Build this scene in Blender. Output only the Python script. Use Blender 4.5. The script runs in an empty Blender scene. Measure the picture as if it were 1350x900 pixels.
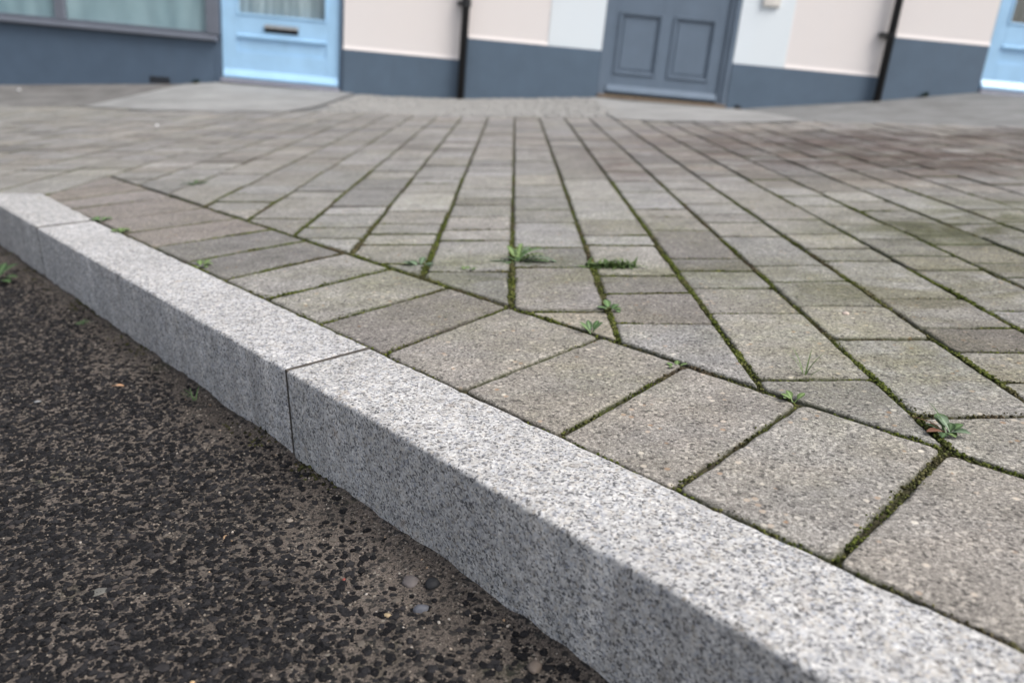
import bpy, math, random
import numpy as np
from mathutils import Matrix, Vector, noise as mnoise

random.seed(7)
rng = np.random.default_rng(7)
scene = bpy.context.scene
COL = scene.collection
rad = math.radians

# The pavement lies on a street that climbs 5 degrees to the right. Everything laid on the street is described
# in the street's own axes (X along the house fronts, Y towards the houses, Z out of the paving) and turned by R.
PHI = rad(5.0)
R = Matrix.Rotation(-PHI, 4, 'Y')

# ------------------------------------------------------------------ camera
cd = bpy.data.cameras.new('camera')
cam = bpy.data.objects.new('camera', cd)
COL.objects.link(cam)
cd.sensor_width = 36.0
cd.lens = 28.8
cd.clip_start = 0.02
cd.clip_end = 2000.0
cam.matrix_world = R @ Matrix.Translation((0, 0, 0.37)) @ Matrix.Rotation(rad(90 - 19.479), 4, 'X')
cd.dof.use_dof = True
cd.dof.focus_distance = 0.88
cd.dof.aperture_fstop = 4.5
scene.camera = cam

# ------------------------------------------------------------------ daylight: overcast sky and one soft sun
SUN_EL, SUN_AZ = rad(52), rad(122)          # azimuth clockwise from +Y
world = bpy.data.worlds.new('World')
scene.world = world
world.use_nodes = True
wn = world.node_tree.nodes
wl = world.node_tree.links
sky = wn.new('ShaderNodeTexSky')
sky.sky_type = 'NISHITA'
sky.sun_disc = False
sky.sun_elevation = SUN_EL
sky.sun_rotation = SUN_AZ
sky.dust_density = 4.0
hs = wn.new('ShaderNodeHueSaturation')      # cloud cover takes most of the blue out of the sky
hs.inputs['Saturation'].default_value = 0.50
wl.new(sky.outputs[0], hs.inputs['Color'])
bg = wn['Background']
bg.inputs['Strength'].default_value = 0.125
wl.new(hs.outputs[0], bg.inputs['Color'])
sd = bpy.data.lights.new('sun', 'SUN')
sd.energy = 1.75
sd.angle = rad(28)
sd.color = (1.0, 0.975, 0.94)
sun = bpy.data.objects.new('sun', sd)
COL.objects.link(sun)
sdir = Vector((math.sin(SUN_AZ) * math.cos(SUN_EL), math.cos(SUN_AZ) * math.cos(SUN_EL), math.sin(SUN_EL)))
sun.rotation_euler = sdir.to_track_quat('Z', 'Y').to_euler()
sun.location = sdir * 30
scene.view_settings.view_transform = 'Standard'
scene.view_settings.look = 'None'
scene.view_settings.gamma = 1.0
scene.view_settings.exposure = 0.58

# ------------------------------------------------------------------ material helpers
class N:
    """A small wrapper round one material's node tree."""
    def __init__(self, name):
        self.m = bpy.data.materials.new(name)
        self.m.use_nodes = True
        self.t = self.m.node_tree
        self.b = self.t.nodes['Principled BSDF']
        g = self.t.nodes.new('ShaderNodeNewGeometry')
        self.P = g.outputs['Position']
        self.geo = g
    def new(self, typ, **kw):
        n = self.t.nodes.new(typ)
        for k, v in kw.items():
            setattr(n, k, v)
        return n
    def put(self, sock, v):
        if hasattr(v, 'is_output'):
            self.t.links.new(v, sock)
        else:
            if isinstance(v, (tuple, list)) and len(v) == 3 and len(sock.default_value) == 4:
                v = (*v, 1.0)
            sock.default_value = v
    def noise(self, scale, detail=3, rough=0.55, vec=None, dist=0.0):
        n = self.new('ShaderNodeTexNoise')
        self.put(n.inputs['Vector'], vec or self.P)
        n.inputs['Scale'].default_value = scale
        n.inputs['Detail'].default_value = detail
        n.inputs['Roughness'].default_value = rough
        n.inputs['Distortion'].default_value = dist
        return n.outputs['Fac']
    def voro(self, scale, vec=None, out='Color', feature='F1'):
        n = self.new('ShaderNodeTexVoronoi', feature=feature)
        self.put(n.inputs['Vector'], vec or self.P)
        n.inputs['Scale'].default_value = scale
        return n.outputs[out]
    def ramp(self, fac, stops, interp='LINEAR'):
        n = self.new('ShaderNodeValToRGB')
        n.color_ramp.interpolation = interp
        e = n.color_ramp.elements
        while len(e) < len(stops):
            e.new(0.5)
        for i, (p, c) in enumerate(stops):
            e[i].position = p
            if not isinstance(c, (tuple, list)):
                c = (c, c, c)
            e[i].color = (*c, 1.0)
        self.put(n.inputs[0], fac)
        return n.outputs[0]
    def mix(self, fac, a, b, mode='MIX'):
        n = self.new('ShaderNodeMix', data_type='RGBA', blend_type=mode)
        self.put(n.inputs[0], fac)
        self.put(n.inputs[6], a)
        self.put(n.inputs[7], b)
        return n.outputs[2]
    def math(self, op, a, b=0.0, clamp=False):
        n = self.new('ShaderNodeMath', operation=op, use_clamp=clamp)
        self.put(n.inputs[0], a)
        self.put(n.inputs[1], b)
        return n.outputs[0]
    def sep(self, c):
        n = self.new('ShaderNodeSeparateColor')
        self.put(n.inputs[0], c)
        return n.outputs
    def scaled(self, v):
        n = self.new('ShaderNodeMapping')
        self.put(n.inputs['Vector'], self.P)
        n.inputs['Scale'].default_value = v
        return n.outputs[0]
    def spot(self, c, r):
        """1 at a place on the paving, fading to 0 at the radii r."""
        n = self.new('ShaderNodeMapping', vector_type='TEXTURE')
        self.put(n.inputs['Vector'], self.P)
        n.inputs['Location'].default_value = (c[0], c[1], c[0] * math.tan(PHI))
        n.inputs['Scale'].default_value = (r[0], r[1], 3.0)
        l = self.new('ShaderNodeVectorMath', operation='LENGTH')
        self.put(l.inputs[0], n.outputs[0])
        return self.ramp(l.outputs['Value'], [(0.0, 1.0), (0.45, 0.85), (1.0, 0.0)])
    def attr(self, name):
        n = self.new('ShaderNodeAttribute', attribute_name=name)
        return n.outputs['Color']
    def bump(self, h, dist, strength=1.0):
        n = self.new('ShaderNodeBump')
        self.put(n.inputs['Height'], h)
        n.inputs['Distance'].default_value = dist
        n.inputs['Strength'].default_value = strength
        self.t.links.new(n.outputs[0], self.b.inputs['Normal'])
    def done(self, color, rough=0.8, spec=0.5, **kw):
        self.put(self.b.inputs['Base Color'], color)
        self.put(self.b.inputs['Roughness'], rough)
        self.b.inputs['Specular IOR Level'].default_value = spec
        for k, v in kw.items():
            self.put(self.b.inputs[k], v)
        return self.m

def mat_paver():
    n = N('paver_concrete')
    fine = n.math('ADD', n.math('MULTIPLY', n.noise(300, 2, 0.7), 0.55), n.math('MULTIPLY', n.noise(720, 2, 0.7), 0.45))
    base = n.ramp(fine, [(0.34, (0.085, 0.080, 0.074)), (0.46, (0.220, 0.211, 0.200)), (0.56, (0.355, 0.344, 0.328)), (0.66, (0.60, 0.585, 0.565))])
    cell = n.sep(n.voro(300))
    base = n.mix(n.ramp(cell[0], [(0.93, 0.0), (0.95, 1.0)]), base, (0.48, 0.46, 0.43))
    base = n.mix(n.ramp(cell[1], [(0.90, 0.0), (0.93, 0.75)]), base, (0.06, 0.057, 0.055))
    big = n.sep(n.voro(110))
    dd = n.voro(110, out='Distance')
    chip = n.math('MULTIPLY', n.ramp(big[2], [(0.93, 0.0), (0.94, 1.0)]), n.ramp(dd, [(0.25, 1.0), (0.40, 0.0)]))
    base = n.mix(chip, base, n.mix(big[0], (0.30, 0.20, 0.13), (0.66, 0.63, 0.58)))
    blotch = n.noise(14, 5, 0.68)
    base = n.mix(1.0, base, n.ramp(blotch, [(0.28, 0.70), (0.5, 0.95), (0.72, 1.14)]), 'MULTIPLY')
    # green algae film, dark weathering stains, and a painted sky sheen far back
    alg = n.math('MULTIPLY', n.ramp(n.noise(3.1, 4, 0.6), [(0.40, 0.0), (0.66, 1.0)]), n.ramp(n.noise(40, 3), [(0.35, 0.3), (0.65, 0.75)]))
    alg = n.math('MULTIPLY', alg, n.math('ADD', 0.55, n.spot((0.35, 1.45), (1.6, 0.9))))
    base = n.mix(n.math('MULTIPLY', alg, 0.75, True), base, (0.86, 0.88, 0.66), 'MULTIPLY')
    streak = n.ramp(n.noise(1.0, 5, 0.62, vec=n.scaled((5.5, 10.0, 4.0)), dist=0.9), [(0.36, 0.0), (0.58, 1.0)])
    for c, r, col, s in (((1.75, 3.25), (1.9, 1.25), (0.125, 0.098, 0.088), 0.95),
                         ((1.45, 3.0), (0.85, 0.30), (0.095, 0.073, 0.062), 0.7),
                         ((2.5, 3.9), (1.0, 0.28), (0.11, 0.09, 0.08), 0.6),
                         ((1.2, 3.9), (0.9, 0.9), (0.13, 0.105, 0.105), 0.55),
                         ((2.6, 4.0), (1.4, 0.5), (0.10, 0.088, 0.085), 0.6),
                         ((1.02, 1.80), (0.42, 0.28), (0.075, 0.078, 0.038), 1.0),
                         ((0.75, 1.35), (0.55, 0.30), (0.13, 0.128, 0.085), 0.8),
                         ((1.25, 2.05), (0.35, 0.22), (0.10, 0.11, 0.05), 0.6),
                         ((0.37, 2.75), (0.10, 0.42), (0.12, 0.088, 0.085), 0.7),
                         ((-1.3, 3.4), (1.3, 1.0), (0.17, 0.15, 0.14), 0.3),
                         ((0.4, 4.4), (4.5, 1.9), (0.215, 0.210, 0.222), 0.9),  # bluish sky sheen of the grazing view, painted into the far pavers' colour
                         ((0.0, 1.42), (0.45, 0.16), (0.11, 0.12, 0.045), 0.55),
                         ((0.55, 0.95), (0.30, 0.12), (0.13, 0.125, 0.07), 0.5),
                         ((0.3, 0.8), (0.9, 0.7), (0.25, 0.240, 0.226), 0.7)):
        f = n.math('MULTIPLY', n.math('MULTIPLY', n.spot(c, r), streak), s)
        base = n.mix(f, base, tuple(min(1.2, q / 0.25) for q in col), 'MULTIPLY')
    base = n.mix(1.0, base, n.attr('tint'), 'MULTIPLY')
    # soil and moss clinging to the arrises that face the joints
    ja = n.new('ShaderNodeAttribute', attribute_name='joint_dirt').outputs['Fac']
    soil = n.mix(n.ramp(n.noise(7, 4, 0.6), [(0.38, 0.0), (0.6, 0.9)]), (0.045, 0.038, 0.028), (0.045, 0.055, 0.014))
    base = n.mix(n.math('MULTIPLY', ja, n.ramp(n.noise(120, 3, 0.6), [(0.3, 0.55), (0.6, 1.0)])), base, soil)
    n.bump(n.math('ADD', fine, n.math('ADD', n.math('MULTIPLY', cell[2], 0.35), n.math('MULTIPLY', n.noise(90, 3, 0.6), 0.9))), 0.0022, 0.8)
    return n.done(base, 0.82, 0.42)

def mat_granite():
    n = N('granite')
    v = n.new('ShaderNodeVectorMath', operation='ADD')
    jn = n.new('ShaderNodeTexNoise')
    n.put(jn.inputs['Vector'], n.P)
    jn.inputs['Scale'].default_value = 260
    sc = n.new('ShaderNodeVectorMath', operation='SCALE')
    n.put(sc.inputs[0], jn.outputs['Color'])
    sc.inputs['Scale'].default_value = 0.004
    n.put(v.inputs[0], n.P)
    n.put(v.inputs[1], sc.outputs[0])
    cell = n.sep(n.voro(470, vec=v.outputs[0]))
    g = n.ramp(cell[0], [(0.0, (0.11, 0.11, 0.115)), (0.12, (0.24, 0.238, 0.24)), (0.27, (0.45, 0.445, 0.445)), (0.55, (0.62, 0.615, 0.61)), (0.8, (0.71, 0.70, 0.69)), (1.0, (0.84, 0.83, 0.81))])
    mica = n.sep(n.voro(400, vec=v.outputs[0]))
    g = n.mix(n.ramp(mica[0], [(0.87, 0.0), (0.90, 0.85)]), g, (0.085, 0.086, 0.092))
    g = n.mix(n.ramp(mica[1], [(0.90, 0.0), (0.93, 0.55)]), g, (0.64, 0.58, 0.50))
    g = n.mix(n.ramp(mica[2], [(0.90, 0.0), (0.93, 0.55)]), g, (0.42, 0.45, 0.52))
    g = n.mix(n.ramp(n.noise(95, 3, 0.6), [(0.54, 0.0), (0.70, 0.40)]), g, (0.62, 0.57, 0.50))
    g = n.mix(n.ramp(n.noise(110, 3, 0.6, dist=0.3), [(0.30, 0.45), (0.46, 0.0)]), g, (0.42, 0.44, 0.49))
    clus = n.ramp(n.noise(75, 3, 0.6), [(0.38, 0.84), (0.56, 1.08)])
    g = n.mix(1.0, g, clus, 'MULTIPLY')
    rust = n.ramp(n.noise(16, 3, 0.6), [(0.66, 0.0), (0.76, 0.55)])
    g = n.mix(rust, g, (0.46, 0.33, 0.21))
    g = n.mix(1.0, g, n.ramp(n.noise(4.5, 4, 0.6), [(0.3, (0.74, 0.735, 0.73)), (0.7, (0.96, 0.96, 0.96))]), 'MULTIPLY')
    oi = n.new('ShaderNodeObjectInfo')
    g = n.mix(1.0, g, n.ramp(oi.outputs['Random'], [(0.0, (0.92, 0.915, 0.90)), (1.0, (1.04, 1.04, 1.05))]), 'MULTIPLY')
    scuff = n.ramp(n.noise(1.0, 4, 0.65, vec=n.scaled((7, 7, 40)), dist=0.4), [(0.60, 0.0), (0.78, 0.45)])
    g = n.mix(scuff, g, (0.55, 0.53, 0.50), 'MULTIPLY')
    # splashed road dirt on the upright face: vertical runs
    sx = n.new('ShaderNodeSeparateXYZ')
    n.put(sx.inputs[0], n.geo.outputs['Normal'])
    side = n.ramp(sx.outputs['Z'], [(0.35, 1.0), (0.8, 0.0)])
    run = n.ramp(n.noise(1.0, 4, 0.6, vec=n.scaled((26, 26, 3.0))), [(0.50, 0.0), (0.78, 0.28)])
    g = n.mix(n.math('MULTIPLY', side, run), g, (0.20, 0.17, 0.14))
    n.bump(n.math('ADD', n.noise(420, 3, 0.7), cell[1]), 0.0008, 0.55)
    return n.done(g, 0.72, 0.45)

def mat_bed():
    n = N('joint_soil')
    a = n.noise(210, 4, 0.7)
    c = n.ramp(a, [(0.3, (0.030, 0.024, 0.017)), (0.6, (0.095, 0.078, 0.055)), (0.8, (0.17, 0.14, 0.10))])
    gm = n.ramp(n.noise(7, 4, 0.6), [(0.38, 0.0), (0.6, 0.85)])
    c = n.mix(gm, c, n.ramp(a, [(0.3, (0.022, 0.028, 0.008)), (0.7, (0.095, 0.105, 0.028))]))
    n.bump(a, 0.006, 0.9)
    return n.done(c, 0.95, 0.2)

def mat_moss():
    n = N('moss')
    rnd = n.geo.outputs['Random Per Island']
    green = n.ramp(rnd, [(0.0, (0.030, 0.040, 0.008)), (0.5, (0.075, 0.095, 0.018)), (0.85, (0.13, 0.155, 0.03)), (1.0, (0.19, 0.20, 0.05))])
    brown = n.ramp(rnd, [(0.0, (0.035, 0.026, 0.016)), (0.7, (0.115, 0.09, 0.055)), (1.0, (0.20, 0.16, 0.11))])
    c = n.mix(n.ramp(n.noise(8, 4, 0.6), [(0.36, 1.0), (0.54, 0.0)]), green, brown)
    n.bump(n.noise(1500, 2), 0.002, 0.8)
    return n.done(c, 0.95, 0.2)

def mat_gutter_moss():
    n = N('gutter_moss')
    c = n.ramp(n.geo.outputs['Random Per Island'], [(0.0, (0.025, 0.026, 0.012)), (0.6, (0.065, 0.06, 0.028)), (1.0, (0.10, 0.105, 0.035))])
    n.bump(n.noise(1500, 2), 0.002, 0.8)
    return n.done(c, 0.95, 0.2)

def mat_road():
    n = N('road_silt')
    f = n.noise(700, 4, 0.75)
    c = n.ramp(f, [(0.32, (0.040, 0.033, 0.028)), (0.5, (0.150, 0.124, 0.104)), (0.70, (0.34, 0.29, 0.25))])
    cell = n.sep(n.voro(420))
    c = n.mix(n.ramp(cell[0], [(0.70, 0.0), (0.78, 0.85)]), c, (0.022, 0.021, 0.021))
    c = n.mix(n.ramp(cell[1], [(0.975, 0.0), (0.98, 0.7)]), c, (0.40, 0.36, 0.30))
    # bound aggregate: dark stone tops set in the silt
    ag = n.voro(105, out='Distance')
    agc = n.sep(n.voro(105))
    bare = n.math('MULTIPLY', n.ramp(ag, [(0.32, 1.0), (0.46, 0.0)]), n.ramp(agc[1], [(0.35, 0.0), (0.45, 1.0)]))
    c = n.mix(n.math('MULTIPLY', bare, 0.8), c, n.ramp(n.noise(260, 3), [(0.3, 0.012), (0.7, 0.045)]))
    damp = n.ramp(n.noise(5, 4, 0.6), [(0.38, 0.62), (0.62, 1.08)])
    c = n.mix(1.0, c, damp, 'MULTIPLY')
    c = n.mix(n.ramp(n.noise(6.5, 4, 0.65), [(0.62, 0.0), (0.76, 0.5)]), c, (0.055, 0.065, 0.025))
    n.bump(f, 0.003, 0.8)
    return n.done(c, 0.9, 0.3)

def mat_chip():
    n = N('dark_chipping')
    rnd = n.geo.outputs['Random Per Island']
    c = n.ramp(rnd, [(0.0, (0.007, 0.007, 0.008)), (0.6, (0.015, 0.0148, 0.016)), (0.95, (0.030, 0.029, 0.031)), (0.975, (0.07, 0.06, 0.055)), (1.0, (0.15, 0.13, 0.11))])
    dust = n.ramp(n.noise(420, 4, 0.7), [(0.56, 0.0), (0.76, 0.45)])
    c = n.mix(dust, c, (0.12, 0.10, 0.085))
    c = n.mix(n.ramp(n.noise(950, 2, 0.7), [(0.60, 0.0), (0.70, 0.6)]), c, (0.075, 0.073, 0.08))
    n.bump(n.noise(900, 3), 0.0014, 0.9)
    return n.done(c, n.ramp(n.noise(120, 2), [(0.3, 0.5), (0.7, 0.8)]), 0.10)

def mat_concrete(name, a, b, scale=2.5):
    n = N(name)
    f = n.noise(260, 4, 0.65)
    c = n.mix(n.ramp(n.noise(scale, 5, 0.65), [(0.35, 0.0), (0.65, 1.0)]), a, b)
    c = n.mix(1.0, c, n.ramp(f, [(0.25, 0.72), (0.75, 1.2)]), 'MULTIPLY')
    c = n.mix(n.ramp(n.noise(1.0, 4, 0.6, vec=n.scaled((5, 14, 4))), [(0.55, 0.0), (0.72, 0.45)]), c, tuple(x * 0.62 for x in a))
    n.bump(f, 0.002, 0.6)
    return n.done(c, 0.85, 0.4)

def mat_paint(name, col, rough=0.5, dirt=0.25, grain=0.0006, run=True):
    n = N(name)
    w = n.noise(6, 5, 0.6)
    c = n.mix(1.0, col, n.ramp(w, [(0.3, 0.92), (0.7, 1.05)]), 'MULTIPLY')
    if run:
        d = n.ramp(n.noise(1.0, 5, 0.65, vec=n.scaled((16, 16, 2.0))), [(0.52, 0.0), (0.78, dirt)])
        c = n.mix(d, c, tuple(x * 0.68 + 0.02 for x in col))
    n.bump(n.noise(140, 4, 0.6), grain, 0.8)
    return n.done(c, rough, 0.45)

def mat_wall_paint(name, col, warm):
    n = N(name)
    c = n.mix(n.ramp(n.noise(1.0, 4, 0.6, vec=n.scaled((2.2, 2.2, 0.7))), [(0.35, 0.0), (0.7, 0.6)]), col, warm)
    c = n.mix(n.ramp(n.noise(34, 4, 0.7), [(0.60, 0.0), (0.8, 0.22)]), c, tuple(x * 0.75 for x in col))
    n.bump(n.noise(90, 5, 0.65), 0.004, 0.6)
    return n.done(c, 0.88, 0.3)

def mat_leaf(name, a, b):
    n = N(name)
    rnd = n.geo.outputs['Random Per Island']
    oi = n.new('ShaderNodeObjectInfo')
    f = n.math('FRACT', n.math('ADD', rnd, oi.outputs['Random']))
    c = n.mix(f, a, b)
    rib = n.new('ShaderNodeAttribute', attribute_name='rib').outputs['Fac']
    c = n.mix(n.math('MULTIPLY', n.math('POWER', rib, 3.0), 0.7), c, tuple(min(0.6, q * 2.4 + 0.05) for q in b))
    c = n.mix(n.ramp(n.noise(160, 3), [(0.45, 0.0), (0.75, 0.45)]), c, tuple(x * 0.5 for x in a))
    n.bump(n.noise(260, 3), 0.0012, 0.6)
    return n.done(c, 0.55, 0.4, **{'Subsurface Weight': 0.0})

def mat_glass(name):
    n = N(name)
    o = n.t.nodes['Material Output']
    tr = n.new('ShaderNodeBsdfTransparent')
    tr.inputs[0].default_value = (0.93, 0.96, 0.96, 1)
    gl = n.new('ShaderNodeBsdfGlossy')
    gl.inputs['Roughness'].default_value = 0.06
    lw = n.new('ShaderNodeLayerWeight')
    fr = n.ramp(lw.outputs['Facing'], [(0.0, 0.10), (0.6, 0.16), (1.0, 0.9)])
    mx = n.new('ShaderNodeMixShader')
    n.t.links.new(fr, mx.inputs[0])
    n.t.links.new(tr.outputs[0], mx.inputs[1])
    n.t.links.new(gl.outputs[0], mx.inputs[2])
    n.t.links.new(mx.outputs[0], o.inputs['Surface'])
    return n.m

def mat_curtain(name, a, b, sx):
    n = N(name)
    c = n.mix(n.ramp(n.noise(1.0, 4, 0.6, vec=n.scaled((sx, 1, 1.6))), [(0.35, 0.0), (0.68, 1.0)]), a, b)
    c = n.mix(n.ramp(n.noise(13, 4, 0.7), [(0.64, 0.0), (0.78, 0.55)]), c, (0.12, 0.17, 0.18))
    return n.done(c, 0.8, 0.3)

def mat_plain(name, col, rough=0.5, metal=0.0, bump=0.0005):
    n = N(name)
    c = n.mix(1.0, col, n.ramp(n.noise(45, 4, 0.6), [(0.3, 0.75), (0.7, 1.15)]), 'MULTIPLY')
    n.bump(n.noise(300, 3), bump, 0.6)
    return n.done(c, rough, 0.5, Metallic=metal)

M = dict(
    paver=mat_paver(), granite=mat_granite(), bed=mat_bed(), moss=mat_moss(), gutter_moss=mat_gutter_moss(), road=mat_road(), chip=mat_chip(),
    mortar=mat_concrete('joint_mortar', (0.105, 0.092, 0.078), (0.06, 0.052, 0.043), 30),
    slab=mat_concrete('pale_concrete', (0.34, 0.34, 0.335), (0.235, 0.235, 0.23), 3.5),
    strip=mat_concrete('grey_concrete', (0.235, 0.24, 0.24), (0.14, 0.14, 0.138), 4.5),
    brown=mat_concrete('brown_concrete', (0.215, 0.207, 0.20), (0.12, 0.115, 0.11), 4.5),
    sett=mat_concrete('sett_stone', (0.32, 0.315, 0.30), (0.25, 0.245, 0.235), 9),
    ground=mat_concrete('ground_asphalt', (0.06, 0.058, 0.055), (0.045, 0.044, 0.043)),
    slate=mat_paint('slate_blue_paint', (0.094, 0.136, 0.188), 0.6, 0.35, 0.0015),
    frame=mat_paint('slate_grey_gloss', (0.145, 0.160, 0.195), 0.4, 0.25),
    riser=mat_paint('slate_blue_riser_paint', (0.076, 0.112, 0.162), 0.5, 0.35),
    door_blue=mat_paint('pale_blue_gloss', (0.37, 0.60, 0.83), 0.32, 0.12),
    door_grey=mat_paint('grey_blue_gloss', (0.128, 0.170, 0.225), 0.4, 0.2),
    render_pink=mat_wall_paint('pink_white_render', (0.79, 0.735, 0.71), (0.78, 0.74, 0.725)),
    render_blue=mat_wall_paint('blue_white_render', (0.74, 0.80, 0.84), (0.76, 0.80, 0.82)),
    cream=mat_plain('cream_plastic', (0.74, 0.71, 0.66), 0.45),
    black=mat_plain('black_paint', (0.012, 0.012, 0.014), 0.38, 0.0, 0.001),
    dark=mat_plain('dark_void', (0.02, 0.02, 0.022), 0.8),
    metal=mat_plain('brushed_metal', (0.60, 0.58, 0.55), 0.38, 0.85),
    sill_metal=mat_plain('lavender_threshold', (0.34, 0.35, 0.42), 0.45),
    timber=mat_plain('worn_timber', (0.19, 0.145, 0.105), 0.75, 0.0, 0.002),
    slate_roof=mat_plain('roof_slate', (0.06, 0.062, 0.07), 0.6),
    glass=mat_glass('window_glass'),
    net=mat_curtain('net_curtain', (0.60, 0.74, 0.79), (0.42, 0.56, 0.62), 4),
    net_door=mat_curtain('door_curtain', (0.68, 0.75, 0.79), (0.36, 0.43, 0.47), 18),
    leaf=mat_leaf('weed_leaf', (0.045, 0.088, 0.032), (0.085, 0.145, 0.05)),
    leaf_blue=mat_leaf('bluish_leaf', (0.055, 0.090, 0.052), (0.095, 0.14, 0.08)),
    leaf_lime=mat_leaf('lime_leaf', (0.075, 0.125, 0.035), (0.115, 0.17, 0.055)),
    leaf_dark=mat_leaf('dark_leaf', (0.018, 0.045, 0.014), (0.045, 0.085, 0.025)),
    leaf_tuft=mat_leaf('tuft_leaf', (0.060, 0.110, 0.030), (0.13, 0.19, 0.06)),
    leaf_dead=mat_leaf('dead_leaf', (0.16, 0.065, 0.035), (0.10, 0.05, 0.03)),
)
def stone_mat(name, col):
    return mat_plain(name, col, 0.7, 0.0, 0.0015)

# ------------------------------------------------------------------ mesh and object helpers
def link(o, parent=None):
    COL.objects.link(o)
    if parent:
        o.parent = parent
    return o

def mesh_obj(name, verts, faces, mat, parent=None, smooth=False, smooth_from=None):
    me = bpy.data.meshes.new(name)
    me.from_pydata([tuple(v) for v in verts], [], faces)
    me.materials.append(mat)
    if smooth:
        me.polygons.foreach_set('use_smooth', [True] * len(me.polygons))
    me.update()
    return link(bpy.data.objects.new(name, me), parent)

def tri_obj(name, V, T, mat, parent=None, smooth=True):
    """A big triangle soup from numpy arrays."""
    me = bpy.data.meshes.new(name)
    V = np.asarray(V, np.float32)
    T = np.asarray(T, np.int32)
    me.vertices.add(len(V))
    me.vertices.foreach_set('co', V.ravel())
    me.loops.add(T.size)
    me.loops.foreach_set('vertex_index', T.ravel())
    me.polygons.add(len(T))
    me.polygons.foreach_set('loop_start', np.arange(0, T.size, 3, dtype=np.int32))
    me.polygons.foreach_set('use_smooth', np.full(len(T), smooth))
    me.materials.append(mat)
    me.update(calc_edges=True)
    return link(bpy.data.objects.new(name, me), parent)

def tag(o, label, cat, group=None, kind=None):
    o['label'] = label
    o['category'] = cat
    if group:
        o['group'] = group
    if kind:
        o['kind'] = kind
    return o

def empty(name, mtx=None):
    o = bpy.data.objects.new(name, None)
    o.empty_display_size = 0.05
    if mtx is not None:
        o.matrix_world = mtx
    return link(o)

def nz(x, y, s, k=0.0):
    return mnoise.noise(Vector((x * s + k, y * s - k, k * 1.7)))

class MB:
    def __init__(self):
        self.v, self.f = [], []
    def box(self, x0, x1, y0, y1, z0, z1):
        b = len(self.v)
        self.v += [(x0, y0, z0), (x1, y0, z0), (x1, y1, z0), (x0, y1, z0), (x0, y0, z1), (x1, y0, z1), (x1, y1, z1), (x0, y1, z1)]
        self.f += [(b, b + 3, b + 2, b + 1), (b + 4, b + 5, b + 6, b + 7), (b, b + 1, b + 5, b + 4), (b + 1, b + 2, b + 6, b + 5), (b + 2, b + 3, b + 7, b + 6), (b + 3, b, b + 4, b + 7)]
        return self
    def prism(self, prof, x0, x1):
        """A (y, z) profile drawn out along x."""
        b, n = len(self.v), len(prof)
        self.v += [(x0, y, z) for y, z in prof] + [(x1, y, z) for y, z in prof]
        self.f += [tuple(range(b, b + n)), tuple(reversed(range(b + n, b + 2 * n)))]
        self.f += [(b + (i + 1) % n, b + i, b + n + i, b + n + (i + 1) % n) for i in range(n)]
        return self
    def tube(self, x, y, z0, z1, r, n=20):
        b = len(self.v)
        for z in (z0, z1):
            self.v += [(x + r * math.cos(2 * math.pi * i / n), y + r * math.sin(2 * math.pi * i / n), z) for i in range(n)]
        self.f += [(b + i, b + (i + 1) % n, b + n + (i + 1) % n, b + n + i) for i in range(n)]
        self.f += [tuple(reversed(range(b, b + n))), tuple(range(b + n, b + 2 * n))]
        return self
    def ringframe(self, x0, x1, z0, z1, w, y0, y1):
        self.box(x0, x0 + w, y0, y1, z0, z1)
        self.box(x1 - w, x1, y0, y1, z0, z1)
        self.box(x0 + w, x1 - w, y0, y1, z0, z0 + w)
        self.box(x0 + w, x1 - w, y0, y1, z1 - w, z1)
        return self
    def build(self, name, mat, parent=None, bevel=0.0, smooth=False):
        o = mesh_obj(name, self.v, self.f, mat, parent, smooth)
        if bevel:
            m = o.modifiers.new('bevel', 'BEVEL')
            m.width = bevel
            m.segments = 2
            m.limit_method = 'ANGLE'
        return o

# ------------------------------------------------------------------ street layout (street axes, metres)
A42 = rad(42.0)
D = Vector((-math.sin(A42), math.cos(A42)))          # along the kerb, away from the camera
Nn = Vector((math.cos(A42), math.sin(A42)))          # from the road towards the paving
def uv(u, v):
    return (D.x * u + Nn.x * v, D.y * u + Nn.y * v)
V_OUT, V_IN, V_BOR = 0.420, 0.541, 0.806
KERB_H = 0.118
CORNER_IN, CORNER_OUT = (-1.300, 2.270), (-1.371, 2.150)
YW = 7.362                                           # house fronts

BASE = [(-9, 0.10), (-4.4, 0.10), (-3.4, 0.106), (-2.77, 0.106), (-2.5, 0.117), (-1.49, 0.040), (-1.14, 0.006), (-0.44, -0.017), (0.16, -0.013),
        (0.70, -0.004), (0.9, -0.024), (1.86, -0.100), (2.13, -0.086), (3.11, -0.031), (3.56, 0.006), (4.01, 0.042), (4.41, 0.005), (5.2, -0.03), (9, -0.03)]
FRONT = [(-9, 6.12), (-3.7, 6.11), (-3.04, 6.03), (-2.39, 5.63), (-1.84, 5.49), (-1.466, 5.56), (-0.84, 5.35), (-0.46, 5.16), (-0.14, 5.10), (0.30, 5.10),
         (0.58, 5.08), (0.62, 4.88), (0.79, 4.76), (1.36, 4.65), (1.64, 4.75), (2.17, 4.60), (2.65, 4.38), (4.0, 4.1), (9, 4.0)]
def interp(tab, x):
    return float(np.interp(x, [a for a, _ in tab], [b for _, b in tab]))
def hgt(x, y):
    f = interp(FRONT, x)
    t = min(1.3, max(0.0, (y - f) / (YW - f)))
    return interp(BASE, x) * t ** 1.15

# ground to the horizon
g = mesh_obj('ground', [(-600, -600, -0.32), (600, -600, -0.32), (600, 600, -0.32), (-600, 600, -0.32)], [(0, 1, 2, 3)], M['ground'])
g.matrix_world = R
tag(g, 'dark open ground around the street and houses', 'ground', kind='structure')

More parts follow.
